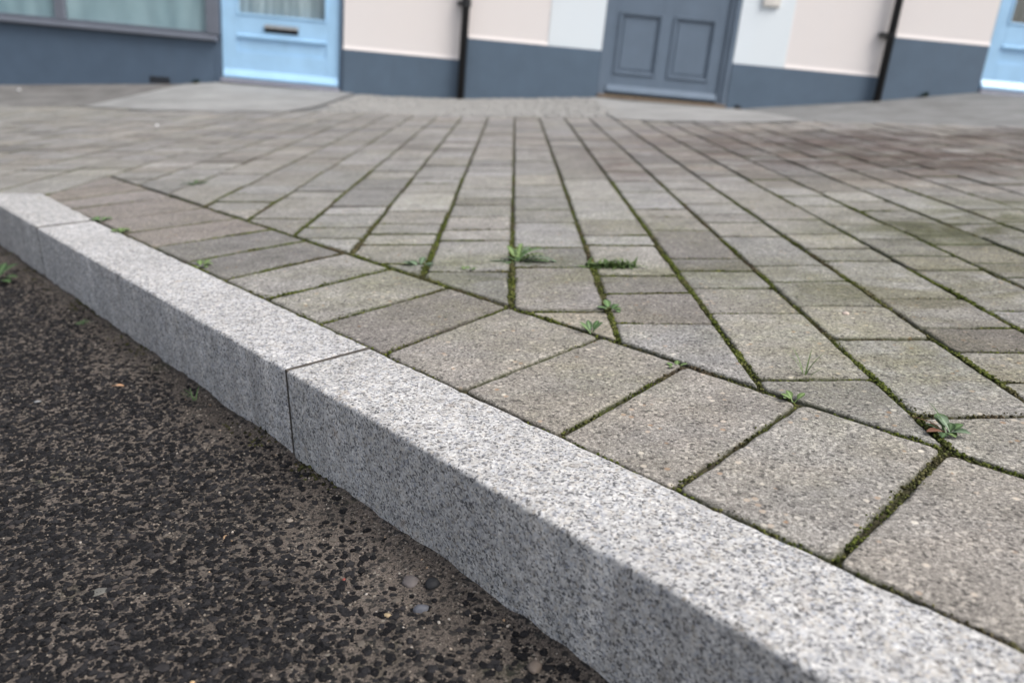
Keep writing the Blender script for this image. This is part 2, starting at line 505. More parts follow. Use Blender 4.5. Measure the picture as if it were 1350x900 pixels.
# ------------------------------------------------------------------ road
def road_z(x, y):
    v = Nn.x * x + Nn.y * y
    d = V_OUT - v
    z = -KERB_H + 0.0022 * nz(x, y, 9, 3) + 0.0018 * nz(x, y, 45, 8) + 0.0008 * nz(x, y, 160, 2)
    return z + 0.011 * math.exp(-max(0, d) / 0.018) * (0.55 + 0.6 * nz(x, y, 14, 5) + 0.3 * nz(x, y, 50, 9))
rv, rf = [], []
def in_road(x, y):
    return (Nn.x * x + Nn.y * y) < V_OUT + 0.012 and (x > -1.36 or y < 2.16)
us = np.arange(-0.25, 2.70, 0.009)
vs = np.concatenate([np.arange(-1.3, -0.3, 0.03), np.arange(-0.3, V_OUT + 0.016, 0.008)])
for u in us:
    for v in vs:
        x, y = uv(u, v)
        rv.append((x, y, road_z(x, y)))
nv = len(vs)
for i in range(len(us) - 1):
    for j in range(nv - 1):
        a = i * nv + j
        if in_road(rv[a][0], rv[a][1]):
            rf.append((a, a + 1, a + nv + 1, a + nv))
b = len(rv)
pts = [uv(-30, V_OUT + 0.01), uv(2.56, V_OUT + 0.01), (-1.371, 2.155), (-40, 2.155), (-40, -40), (30, -40)]
rv += [(x, y, -KERB_H - 0.007) for x, y in pts]
rf.append(tuple(range(b + len(pts) - 1, b - 1, -1)))
road = mesh_obj('road', rv, rf, M['road'], smooth=True)
road.matrix_world = R
tag(road, 'dark worn asphalt road surface with brown silt below the granite kerb', 'road', kind='structure')

def ico():
    import bmesh
    out = []
    for sub in (1, 2):
        bm = bmesh.new()
        bmesh.ops.create_icosphere(bm, subdivisions=sub, radius=1.0)
        bm.verts.ensure_lookup_table()
        out.append((np.array([v.co[:] for v in bm.verts]), np.array([[v.index for v in f.verts] for f in bm.faces])))
        bm.free()
    return out
ICO1, ICO2 = ico()

def lumps(base, n_var, jit):
    V, T = base
    res = []
    for _ in range(n_var):
        k = 1 + jit * rng.standard_normal((len(V), 1))
        # a few flat cuts make angular stones
        W = V * k
        for _ in range(4):
            d = rng.standard_normal(3)
            d /= np.linalg.norm(d)
            s = W @ d
            lim = rng.uniform(0.55, 0.8)
            W = W - np.outer(np.maximum(0, s - lim), d)
        res.append(W)
    return res

def scatter(variants, T, P, S, ang):
    """Copies of the variants at P, scaled by S (n x 3), turned about Z."""
    Vs, Ts = [], []
    off = 0
    which = rng.integers(0, len(variants), len(P))
    c, s = np.cos(ang), np.sin(ang)
    for i in range(len(P)):
        W = variants[which[i]] * S[i]
        X = W[:, 0] * c[i] - W[:, 1] * s[i] + P[i][0]
        Y = W[:, 0] * s[i] + W[:, 1] * c[i] + P[i][1]
        Vs.append(np.stack([X, Y, W[:, 2] + P[i][2]], 1))
        Ts.append(T + off)
        off += len(W)
    return np.concatenate(Vs), np.concatenate(Ts)

# dark chippings standing out of the silt
P, S = [], []
cell = {}
tries = 0
while len(P) < 46000 and tries < 600000:
    tries += 1
    u = random.uniform(0.05, 2.65)
    d = 0.012 + random.random() ** 1.1 * 1.0
    x, y = uv(u, V_OUT - d)
    if not in_road(x, y) or y < 0.42 or x < -1.75:
        continue
    if x / max(0.3, y) < -0.95:
        continue
    band = 0.065 + 0.16 * max(0.0, 1.1 - u)               # silt gathers along the kerb, widest at the near end
    keep = 0.12 + 1.25 * min(1, max(0, d - band * 0.4) / (band * 1.6)) + 0.5 * nz(x, y, 5, 11) + 0.35 * nz(x, y, 16, 2)
    if random.random() > keep:
        continue
    r = random.choice((0.0013, 0.0016, 0.002, 0.0024, 0.0028, 0.0033, 0.004, 0.0046)) * random.uniform(0.85, 1.2)
    k = (int(x / 0.0050), int(y / 0.0050))
    if k in cell and random.random() < (0.7 if d < 0.3 else 0.45):
        continue
    cell[k] = 1
    P.append((x, y, road_z(x, y) - r * 0.05))
    S.append((r * random.uniform(0.95, 1.5), r * random.uniform(0.75, 1.1), r * random.uniform(0.4, 0.85)))
VV, TT = scatter(lumps(ICO1, 20, 0.17), ICO1[1], np.array(P), np.array(S), rng.uniform(0, 6.28, len(P)))
o = tri_obj('chippings', VV, TT, M['chip'], road, smooth=False)
o['kind'] = 'stuff'
# fine pale grit
P, S = [], []
while len(P) < 9000:
    u = random.uniform(0.05, 2.3)
    v = V_OUT - 0.008 - random.random() ** 2.4 * 0.7
    x, y = uv(u, v)
    if not in_road(x, y) or y < 0.42:
        continue
    r = random.uniform(0.0006, 0.0016)
    P.append((x, y, road_z(x, y) + r * 0.4))
    S.append((r * 1.2, r, r * 0.8))
n = N('pale_grit')
gm = n.done(n.ramp(n.geo.outputs['Random Per Island'], [(0.0, (0.07, 0.058, 0.048)), (0.5, (0.16, 0.132, 0.108)), (0.93, (0.26, 0.22, 0.18)), (0.985, (0.45, 0.41, 0.36)), (1.0, (0.38, 0.24, 0.13))]), 0.8)
VV, TT = scatter(lumps(ICO1, 6, 0.12), ICO1[1], np.array(P), np.array(S), rng.uniform(0, 6.28, len(P)))
o = tri_obj('grit', VV, TT, gm, road, smooth=False)
o['kind'] = 'stuff'

# ------------------------------------------------------------------ stones cut from outlines
def clip(poly, a, b, c):
    """Keep a*x + b*y >= c."""
    out = []
    for i in range(len(poly)):
        p, q = poly[i], poly[(i + 1) % len(poly)]
        dp, dq = a * p[0] + b * p[1] - c, a * q[0] + b * q[1] - c
        if dp >= 0:
            out.append(p)
        if (dp >= 0) != (dq >= 0):
            t = dp / (dp - dq)
            out.append((p[0] + (q[0] - p[0]) * t, p[1] + (q[1] - p[1]) * t))
    return out

def area(poly):
    return 0.5 * sum(poly[i][0] * poly[(i + 1) % len(poly)][1] - poly[(i + 1) % len(poly)][0] * poly[i][1] for i in range(len(poly)))

def inset(poly, d):
    """A convex outline (counter-clockwise) moved inwards by d, corner for corner."""
    n = len(poly)
    out = []
    for i in range(n):
        p0, p, p1 = Vector(poly[i - 1]), Vector(poly[i]), Vector(poly[(i + 1) % n])
        t0, t1 = (p - p0).normalized(), (p1 - p).normalized()
        n0, n1 = Vector((-t0.y, t0.x)), Vector((-t1.y, t1.x))
        m = n0 + n1
        k = d / max(0.12, 1 + n0.dot(n1))
        out.append(p + m * k)
    return out

def tidy(poly, tol):
    """Counter-clockwise, with corners closer than tol merged."""
    if area(poly) < 0:
        poly = poly[::-1]
    out = []
    for p in poly:
        if not out or (Vector(p) - Vector(out[-1])).length > tol:
            out.append(p)
    while len(out) > 3 and (Vector(out[0]) - Vector(out[-1])).length <= tol:
        out.pop()
    return out

DIRT = (1.0, 1.0, 0.5, 0.12, 0.0)
def stone_mesh(poly, top, depth, step=0.02, jit=0.0012, rc=0.006, bev=0.004, tilt=(0, 0, 0), centre=None, tint=None, edge_wear=0.0):
    """A cut stone: rounded corners, ragged arrises, a worn chamfer and a flat top."""
    poly = tidy(poly, 0.012)
    n = len(poly)
    rcs = [rc * random.uniform(0.6, 1.6) for _ in range(n)]
    L = [(Vector(poly[(i + 1) % n]) - Vector(poly[i])).length for i in range(n)]
    ks = [max(1, int(l / step)) for l in L]
    seed = random.uniform(0, 90)
    rings = [(0.0, -depth), (0.0, -bev * 1.25), (bev * 0.32, -bev * 0.45), (bev * 0.95, -bev * 0.08), (bev * 1.9, 0.0)]
    V, F = [], []
    cx = sum(p[0] for p in poly) / n if centre is None else centre[0]
    cy = sum(p[1] for p in poly) / n if centre is None else centre[1]
    cnt = 0
    for ri, (d, dz) in enumerate(rings):
        q = inset(poly, d)
        ring = []
        se = []
        for i in range(n):
            p0, p, p1 = Vector(q[i - 1]), Vector(q[i]), Vector(q[(i + 1) % n])
            a, c = p0 - p, p1 - p
            r = min(max(rcs[i] - d * 0.35, 0.0012), a.length * 0.3, c.length * 0.3)
            s_, e_ = p + a.normalized() * r, p + c.normalized() * r
            se.append((s_, p * 0.45 + (s_ + e_) * 0.275, e_))
        for i in range(n):
            s_, m_, e_ = se[i]
            t = (Vector(poly[(i + 1) % n]) - Vector(poly[i])).normalized()
            nr = Vector((t.y, -t.x))
            ring += [(s_, nr, 0), (m_, nr, 0), (e_, nr, 0)]
            nx = se[(i + 1) % n][0]
            for j in range(1, ks[i]):
                ring.append((e_.lerp(nx, j / ks[i]), nr, 1))
        cnt = len(ring)
        for (p, nr, inner), ref in zip(ring, ref_pts if ri else ring):
            o = ref[0]
            w = jit * (nz(o.x, o.y, 38, seed) + 0.7 * nz(o.x, o.y, 120, seed + 9)) if inner else 0
            wear = edge_wear * max(0.0, nz(o.x, o.y, 30, 4) + 0.8 * nz(o.x, o.y, 95, 6)) if inner and ri in (2, 3) else 0
            x, y = p.x + nr.x * (w - wear), p.y + nr.y * (w - wear)
            z = top + dz + tilt[0] * (x - cx) + tilt[1] * (y - cy) + tilt[2] - wear * 0.4
            V.append((x - (centre[0] if centre else 0), y - (centre[1] if centre else 0), z))
        if ri == 0:
            ref_pts = ring
    global EDGE
    EDGE = [e for e in DIRT for _ in range(cnt)]
    for r in range(len(rings) - 1):
        for i in range(cnt):
            j = (i + 1) % cnt
            F.append((r * cnt + i, r * cnt + j, (r + 1) * cnt + j, (r + 1) * cnt + i))
    F.append(tuple(range((len(rings) - 1) * cnt, len(rings) * cnt)))
    return V, F, cnt

def finish(me, n_side_faces):
    k = len(me.polygons)
    sm = np.ones(k, bool)
    sm[k - 1] = False
    me.polygons.foreach_set('use_smooth', sm)

# ------------------------------------------------------------------ kerb of granite stones
kerb = empty('kerb', R)
tag(kerb, 'pale speckled granite kerb running diagonally between road and paving', 'kerb', kind='structure')
def kerb_stone(poly, name='kerb_stone'):
    tl = (random.uniform(-.002, .002), random.uniform(-.002, .002), random.uniform(-.0008, .0008))
    V, F, n = stone_mesh(poly, 0.002, 0.26, 0.010, 0.0006, 0.003, 0.0032, tl, edge_wear=0.0028)
    o = mesh_obj(name, V, F, M['granite'], kerb)
    finish(o.data, n)
    return o
def kerb_joint(q):
    V = [(x, y, 0.0016) for x, y in q] + [(x, y, -0.2) for x, y in q]
    mesh_obj('joint_filling', V, [(3, 2, 1, 0), (0, 1, 5, 4), (1, 2, 6, 5), (2, 3, 7, 6), (3, 0, 4, 7)], M['mortar'], kerb)
ub = [-9.57, -8.41, -7.25, -6.09, -4.93, -3.77, -2.61, -1.45, -0.29, 0.882, 2.05]
for a, c in zip(ub[:-1], ub[1:]):
    kerb_stone([uv(a + .0009, V_OUT), uv(c - .0009, V_OUT), uv(c - .0009, V_IN), uv(a + .0009, V_IN)])
for a in ub:
    kerb_joint([uv(a - .0028, V_OUT + .0005), uv(a + .0028, V_OUT + .0005), uv(a + .0028, V_IN), uv(a - .0028, V_IN)])
mx, my = CORNER_IN[0] - CORNER_OUT[0], CORNER_IN[1] - CORNER_OUT[1]
kerb_stone([uv(2.0525, V_OUT), CORNER_OUT, CORNER_IN, uv(2.052, V_IN)])
x = -1.304
for k in range(6):
    x2 = x - 1.17
    if k == 0:
        kerb_stone([(CORNER_OUT[0] - .004, CORNER_OUT[1]), (CORNER_IN[0] - .004, CORNER_IN[1]), (x2, 2.27), (x2, 2.15)])
    else:
        kerb_stone([(x - .003, 2.15), (x - .003, 2.27), (x2, 2.27), (x2, 2.15)])
    x = x2

# ------------------------------------------------------------------ paving
# bedding sheet with the soil of the joints; the pavers are its children
bx = np.linspace(-7, 7, 141)
bv, bf = [], []
def near_y(x):
    return (V_IN - 0.01 - Nn.x * x) / Nn.y if x > CORNER_IN[0] else 2.262
for xx in bx:
    y0, y1 = near_y(xx), interp(FRONT, xx) + 0.03
    for k in range(13):
        t = k / 12
        bv.append((xx, y0 + (y1 - y0) * t, -0.0062))
for i in range(len(bx) - 1):
    for k in range(12):
        a = i * 13 + k
        bf.append((a, a + 13, a + 14, a + 1))
pavement = mesh_obj('pavement', bv, bf, M['bed'])
pavement.matrix_world = R
tag(pavement, 'grey concrete block pavement with mossy joints rising to the houses', 'pavement', kind='structure')

ROWX = {0: 0, 1: .147, 2: .295, 3: .438, 4: .579, 5: .720, 6: .852, 7: .988, 8: 1.118,
        -1: -.156, -2: -.313, -3: -.467, -4: -.619, -5: -.784, -6: -.948, -7: -1.11, -8: -1.28, -9: -1.455, -10: -1.628}
for k in range(9, 46):
    ROWX[k] = ROWX[k - 1] + 0.141
for k in range(-11, -34, -1):
    ROWX[k] = ROWX[k + 1] - 0.165
# where the cross joints lie, as distance from the camera line, row by row (near part; beyond it lengths vary freely)
def yd(p):
    a = rad(19.479) - math.atan((450 - p) / 1080.0)
    return 0.37 / math.tan(a)
JOINTS = {0: (198, 213, 230, 244, 259.6, 276.7, 293.3, 326.7, 353.3, 410), -1: (232, 248.9, 261.6, 270, 285.6, 303.3, 316.7, 357.8),
          -2: (242, 254.4, 278.9, 295.6, 308.2, 321.8, 347.3), -3: (248.9, 272.2, 282.2, 300, 313.8), -4: (225.6, 252.2, 261, 287.8),
          -5: (226.7, 244.4, 255.6, 265.6, 276.7), -6: (228.9, 245.6), -7: (236.7,), 1: (195, 236.7, 263.9, 290, 310, 322.7, 363.3, 386.7, 426.7),
          2: (253.3, 275.6, 286.2, 304.4, 340, 356.7, 378.9, 413.3, 499), 3: (248.9, 267.8, 282.2, 293.3, 311, 350, 370.7, 403.3, 445.6, 547.8),
          4: (252, 273, 290, 308.9, 327.8, 343.8, 393.3, 432.2, 463.3, 503, 560), 5: (257.8, 271, 296.7, 315.6, 337.8, 355.6, 408.9, 450, 520),
          6: (265, 277.8, 304.4, 322, 346.7, 365.6, 420), 7: (258, 294.4, 312, 340), -9: (231,), -10: (231,), -11: (231,)}
JOINTS = {k: sorted(yd(p) for p in v) for k, v in JOINTS.items()}
DARK = [((0.365, 1.60), (0.70, 0.68, 0.66)), ((0.365, 1.47), (0.66, 0.65, 0.62)), ((0.22, 1.38), (0.74, 0.72, 0.71)), ((0.22, 1.25), (0.76, 0.73, 0.70)),
        ((0.65, 1.04), (0.60, 0.57, 0.53)), ((0.78, 1.55), (0.62, 0.60, 0.56)), ((0.22, 2.6), (0.74, 0.66, 0.66)), ((0.92, 1.75), (0.66, 0.68, 0.55)),
        ((0.07, 1.30), (0.95, 0.92, 0.93)), ((-0.03, 1.35), (1.10, 1.08, 0.98)), ((0.13, 1.10), (1.12, 1.07, 0.97)), ((0.22, 1.05), (1.02, 1.0, 0.9))]
def tint_at(x, y):
    v = min(1.2, max(0.70, random.gauss(0.98, 0.085)))
    w = random.uniform(-1, 1)
    if random.random() < 0.09:
        v *= random.uniform(0.72, 0.86)                # odd darker blocks
    if 0.8 < x < 3.2 and 2.5 < y < 4.2:
        v *= random.uniform(0.74, 1.0)                 # weathered part of the paving, block by block
    t = [v * (1 + 0.02 * w), v * (1.0 - 0.008 * abs(w)), v * (0.985 - 0.035 * w)]
    for (px, py), c in DARK:
        if abs(x - px) < 0.06 and abs(y - py) < 0.05:
            t = list(c)
    return t

cells = []           # (polygon, name, tint)
for k in range(-33, 45):
    xl0, xr0 = ROWX[k], ROWX[k + 1]
    xm = (xl0 + xr0) / 2
    ytop = interp(FRONT, xm)
    ylow = (V_BOR - Nn.x * xr0) / Nn.y - 0.02 if xm > -1.28 else 2.29
    ylow = max(ylow, -0.9)
    ys = list(JOINTS.get(k, []))
    y = ys[-1] if ys else ylow + random.uniform(-0.15, 0)
    while y < ytop:
        y += random.choice((0.105, 0.15, 0.15, 0.155, 0.205)) * random.uniform(0.98, 1.02)
        ys.append(y)
    if ys[0] > ylow:
        ys.insert(0, ylow - 0.05)
    for a, c in zip(ys[:-1], ys[1:]):
        ym = (a + c) / 2
        sh = 0.004 * (ym - 1.5)
        gx = 0.0029 + random.uniform(-0.0008, 0.0012)
        gy = 0.0028
        if c > ytop + 0.06:
            c = ytop
            if c - a < 0.04:
                continue
        w1, w2 = random.uniform(-.003, .003), random.uniform(-.003, .003)
        quad = [(xl0 + sh + gx, a + gy + w1), (xr0 + sh - gx, a + gy - w1), (xr0 + sh - gx, c - gy - w2), (xl0 + sh + gx, c - gy + w2)]
        if xm > -1.28:
            quad = clip(quad, Nn.x, Nn.y, V_BOR + 0.0045)
        else:
            quad = clip(quad, 0, 1, 2.27 + 0.006)
        if len(quad) < 3 or abs(area(quad)) < 6e-4:
            continue
        cells.append((quad, 'paver', tint_at(xm, ym)))
# border course along the kerb
BJ = [(0.234, 0.253), (0.387, 0.4095), (0.534, 0.568), (0.691, 0.709), (0.859, 0.902), (1.022, 1.049), (1.1875, 1.219), (1.349, 1.378), (1.515, 1.533),
      (1.680, 1.683), (1.864, 1.859), (2.039, 2.046), (2.259, 2.262), (2.397, 2.444), (2.56, 2.62), (2.75, 2.80)]
u = 0.234
while u > -3:
    u -= 0.157 + random.uniform(-.004, .004)
    BJ.insert(0, (u, u + 0.018))
for (a0, a1), (c0, c1) in zip(BJ[:-1], BJ[1:]):
    e = 0.0031 + 0.0012 * min(1.0, max(0.0, a0 - 0.8))
    quad = [uv(a0 + e, V_IN + 0.0055), uv(c0 - e, V_IN + 0.0055), uv(c1 - e, V_BOR - 0.0045), uv(a1 + e, V_BOR - 0.0045)]
    quad = clip(quad, 1, 0, -1.28 + 0.006)
    if len(quad) < 3 or abs(area(quad)) < 1.5e-3:
        continue
    v = random.uniform(0.93, 1.04)
    w = random.uniform(-1, 1)
    t = [v * (1.01 + 0.015 * w), v * 0.985, v * (0.96 - 0.02 * w)]
    um = (a0 + c0) / 2
    if 1.35 < um < 1.68:
        t = [0.70, 0.69, 0.69]
    if 0.86 < um < 1.03:
        t = [0.76, 0.73, 0.71]
    if um > 1.68:
        t = [x * f for x, f in zip(t, (0.86, 0.82, 0.82))]
    cells.append((quad, 'border_paver', t))

# the pavers that show largest become parts of their own, the far ones one joined part
TH = rad(19.479)
def project(x, y):
    z = y * math.cos(TH) + 0.37 * math.sin(TH)
    if z < 0.05:
        return None
    return (675 + 1080 * x / z, 450 - 1080 * (y * math.sin(TH) - 0.37 * math.cos(TH)) / z)
def shown(poly):
    q = []
    for p in poly:
        s = project(*p)
        if s is None:
            return 0
        q.append(s)
    for a, b_, c in ((1, 0, 0), (-1, 0, -1350), (0, 1, 0), (0, -1, -900)):
        q = clip(q, a, b_, c)
        if len(q) < 3:
            return 0
    return abs(area(q))
order = sorted(range(len(cells)), key=lambda i: -shown(cells[i][0]))
single = set(i for i in order if cells[i][1] == 'paver' and shown(cells[i][0]) > 0)
single = set([i for i in order if i in single][:298])
far_v, far_f, far_c, far_s = [], [], [], []
near_edges = []
for i, (poly, name, tint) in enumerate(cells):
    cx = sum(p[0] for p in poly) / len(poly)
    cy = sum(p[1] for p in poly) / len(poly)
    dist = math.hypot(cx, cy)
    tl = (random.gauss(0, .004), random.gauss(0, .004), random.gauss(0, .0009))
    part = i in single or (name == 'border_paver' and shown(poly) > 0)
    step = 0.013 if dist < 1.3 else 0.022 if dist < 2.2 else 0.06
    if not part:
        step = 0.2
    bev = random.uniform(0.0020, 0.0032) if dist < 1.25 else 0.0040
    DIRT = (1.0, 1.0, 0.5, 0.12, 0.0) if dist < 1.25 else (1.0, 1.0, 0.75, 0.27, 0.0)
    V, F, n = stone_mesh(poly, 0.0, 0.03 if dist > 2 else 0.045, step, 0.0013 if step < 0.05 else 0.0, random.uniform(0.004, 0.009), bev, tl, edge_wear=0.0022 if step < 0.05 else 0)
    if part:
        V = [(x - cx, y - cy, z) for x, y, z in V]
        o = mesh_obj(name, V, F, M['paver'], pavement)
        o.location = (cx, cy, 0)
        finish(o.data, n)
        at = o.data.attributes.new('tint', 'FLOAT_COLOR', 'POINT')
        at.data.foreach_set('color', np.tile(np.array([*tint, 1.0], np.float32), len(V)))
        at = o.data.attributes.new('joint_dirt', 'FLOAT', 'POINT')
        at.data.foreach_set('value', EDGE)
    else:
        b = len(far_v)
        far_v += V
        far_f += [tuple(b + q for q in f) for f in F]
        far_c += [(*tint, 1.0)] * len(V)
        far_s += EDGE
    if dist < 2.6 and shown(poly) > 0:
        near_edges.append((poly, dist, name))
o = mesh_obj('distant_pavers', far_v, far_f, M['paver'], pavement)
o['kind'] = 'stuff'
at = o.data.attributes.new('tint', 'FLOAT_COLOR', 'POINT')
at.data.foreach_set('color', np.array(far_c, np.float32).ravel())
at = o.data.attributes.new('joint_dirt', 'FLOAT', 'POINT')
at.data.foreach_set('value', far_s)

# moss and soil crumbs filling the joints
P, S = [], []
for poly, dist, name in near_edges:
    if area(poly) < 0:
        poly = poly[::-1]
    for i in range(len(poly)):
        p, q = Vector(poly[i]), Vector(poly[(i + 1) % len(poly)])
        L = (q - p).length
        if L < 0.004:
            continue
        t = (q - p) / L
        nrm = Vector((t.y, -t.x))
        along_row = abs(t.y) > 0.95                       # the wide joints between rows
        gap = 0.0085 if along_row else 0.0105 if name == 'border_paver' and abs(t.dot(D)) > 0.9 else 0.009 if abs(t.dot(D)) > 0.9 else 0.004
        sp = 0.0014 if dist < 1.6 else 0.0030
        for k in range(int(L / sp)):
            c = p + t * (k + random.random()) * sp + nrm * random.uniform(-0.0015, gap * 0.62)
            spread = 0.0045 * max(0.0, nz(c.x, c.y, 16, 55) + 0.5 * nz(c.x, c.y, 60, 7) - 0.05)
            climb = 0.0
            if spread > 0.0006 and random.random() < 0.45:
                c = c - nrm * random.uniform(0, spread) * 2.2
                climb = 0.0030
            a = 0.52 + 0.85 * nz(c.x, c.y, 7, 21) + 0.35 * nz(c.x, c.y, 40, 2)
            if along_row:
                a += 0.35
            if 1.25 < c.y < 1.85 and -0.6 < c.x < 0.3:
                a += 0.45                                  # thick moss where the rows meet the border
            if random.random() > a:
                continue
            r = random.uniform(0.0008, 0.0019) * (1.25 if a > 1 else 1.0)
            if climb:
                r *= 0.55
            P.append((c.x, c.y, -0.0064 + min(0.0060, max(0, a) * 0.0050) + climb + random.uniform(-0.001, 0.001)))
            S.append((r * random.uniform(0.9, 1.5), r * random.uniform(0.9, 1.5), r * random.uniform(0.7, 1.2)))
VV, TT = scatter(lumps(ICO1, 8, 0.16), ICO1[1], np.array(P), np.array(S), rng.uniform(0, 6.28, len(P)))
o = tri_obj('moss', VV, TT, M['moss'], smooth=True)
o.matrix_world = R
tag(o, 'green and brown moss growing in the joints between the paving blocks', 'moss', kind='stuff')
# moss and dirt line where the kerb meets the road
P, S = [], []
for k in range(2200):
    u = random.uniform(0.05, 2.4)
    x, y = uv(u, V_OUT - random.random() ** 2 * 0.03)
    a = nz(x, y, 11, 31) + 0.5 * nz(x, y, 40, 1)
    if a < 0.2 + 0.3 * random.random():
        continue
    r = random.uniform(0.0012, 0.003)
    P.append((x, y, road_z(x, y) + r * 0.2))
    S.append((r * 1.3, r, r * 0.8))
if P:
    VV, TT = scatter(lumps(ICO1, 8, 0.16), ICO1[1], np.array(P), np.array(S), rng.uniform(0, 6.28, len(P)))
    o = tri_obj('moss', VV, TT, M['gutter_moss'], smooth=True)
    o.matrix_world = R
    tag(o, 'patchy moss and dirt in the gutter at the foot of the kerb', 'moss', kind='stuff')

# ------------------------------------------------------------------ apron between the paving and the houses
def sheet(name, xs, yfun0, yfun1, dz, mat, nk=14):
    V, F = [], []
    for x in xs:
        y0, y1 = yfun0(x) + 0.035 * nz(x, 1, 4, 3) + 0.02 * nz(x, 1, 13, 5), yfun1(x)
        for k in range(nk + 1):
            y = y0 + (y1 - y0) * k / nk
            V.append((x, y, hgt(x, y) + dz + 0.0015 * nz(x, y, 3, 4)))
    for i in range(len(xs) - 1):
        for k in range(nk):
            a = i * (nk + 1) + k
            F.append((a, a + nk + 1, a + nk + 2, a + 1))
    return mesh_obj(name, V, F, mat, smooth=True)
wall_y = lambda x: YW + 0.30
o = sheet('apron', np.linspace(-8.5, 8.5, 171), lambda x: interp(FRONT, x) - 0.07, wall_y, -0.005, M['strip'])
o.matrix_world = R
tag(o, 'grey concrete strip along the foot of the house fronts', 'pavement', kind='structure')
o = sheet('apron', np.linspace(-8.5, -2.76, 70), lambda x: interp(FRONT, x) - 0.05 if x < -3.04 else 6.03 + (x + 3.04) / 0.29 * 1.32, wall_y, -0.001, M['brown'])
o.matrix_world = R
tag(o, 'brownish concrete strip below the shop window', 'pavement', kind='structure')
def left_front(x):
    return max(interp([(-3.04, 6.03), (-2.39, 5.63), (-1.84, 5.49), (-1.466, 5.56), (-1.37, 5.9), (-1.30, 7.36)], x), 0)
o = sheet('doorway_slab', np.linspace(-3.04, -1.36, 90), left_front, lambda x: YW + 0.30 if x > -2.75 else max(left_front(x), 6.03 + (x + 3.04) / 0.29 * 1.62), 0.004, M['slab'])
o.matrix_world = R
tag(o, 'pale concrete ramp in front of the light blue door beside the window', 'pavement', kind='structure')
o = sheet('doorway_slab', np.linspace(0.60, 1.90, 80), lambda x: interp([(0.60, 4.87), (0.79, 4.76), (1.36, 4.65), (1.64, 4.75), (1.9, 7.3)], x),
          lambda x: interp([(0.6, 4.95), (0.69, 7.66), (1.9, 7.66)], x), 0.004, M['slab'])
o.matrix_world = R
tag(o, 'pale concrete ramp in front of the grey panelled door', 'pavement', kind='structure')
# small setts between the two ramps
sv, sf = [], []
y = 5.06
while y < 7.42:
    x = -1.30 + random.uniform(-.04, 0)
    while x < 0.66:
        w = random.uniform(0.06, 0.085)
        xm = x + w / 2
        if y > interp(FRONT, xm) + 0.0 and not (y < 5.9 and xm < -1.28):
            quad = [(x + .004, y + .003), (x + w - .004, y + .003), (x + w - .004, y + .082), (x + .004, y + .082)]
            V, F, n = stone_mesh(quad, hgt(xm, y + .04) + 0.004 + random.uniform(-.003, .003), 0.02, 0.2, 0, 0.012, 0.005, (random.gauss(0, .02), random.gauss(0, .02), 0))
            b = len(sv)
            sv += V
            sf += [tuple(b + q for q in f) for f in F]
        x += w
    y += 0.088
o = mesh_obj('setts', sv, sf, M['sett'])
o.matrix_world = R
tag(o, 'patch of small worn setts between the two pale door ramps', 'setts', kind='stuff')

# ------------------------------------------------------------------ houses (upright, world axes)
TOP = 5.4
def house_shell(root, x0, x1, zb):
    MB().box(x0, x0 + 0.2, YW + 0.26, YW + 6, zb, TOP).box(x1 - 0.2, x1, YW + 0.26, YW + 6, zb, TOP).box(x0 + 0.2, x1 - 0.2, YW + 5.8, YW + 6, zb, TOP).build('rear_wall', M['render_pink'], root)
    MB().prism([(YW - 0.25, TOP), (YW + 3, TOP + 2.0), (YW + 6.25, TOP), (YW + 6.25, TOP + 0.12), (YW + 3, TOP + 2.14), (YW - 0.25, TOP + 0.12)], x0, x1).build('roof', M['slate_roof'], root)
def pipe(root, x, zb, collars, bracket=None):
    yc = YW - 0.062
    p = MB().tube(x, yc, zb, TOP, 0.0325).build('downpipe', M['black'], root, smooth=False)
    m = p.data
    m.polygons.foreach_set('use_smooth', [len(f.vertices) == 4 for f in m.polygons])
    for z in collars:
        MB().tube(x, yc, z - 0.028, z + 0.028, 0.043).box(x - 0.075, x + 0.03, yc + 0.02, YW - 0.001, z - 0.014, z + 0.014).build('collar', M['black'], p, 0.003)
    if bracket:
        MB().box(x - 0.085, x - 0.0, yc - 0.006, YW - 0.001, bracket - 0.022, bracket + 0.012).tube(x, yc, bracket - 0.02, bracket + 0.012, 0.037).build('bracket', M['black'], p, 0.003)
def bead(x0, x1, z):
    return MB().prism([(YW - 0.001, z + 0.030), (YW - 0.011, z + 0.004), (YW - 0.011, z + 0.0005), (YW - 0.001, z + 0.0005)], x0, x1)

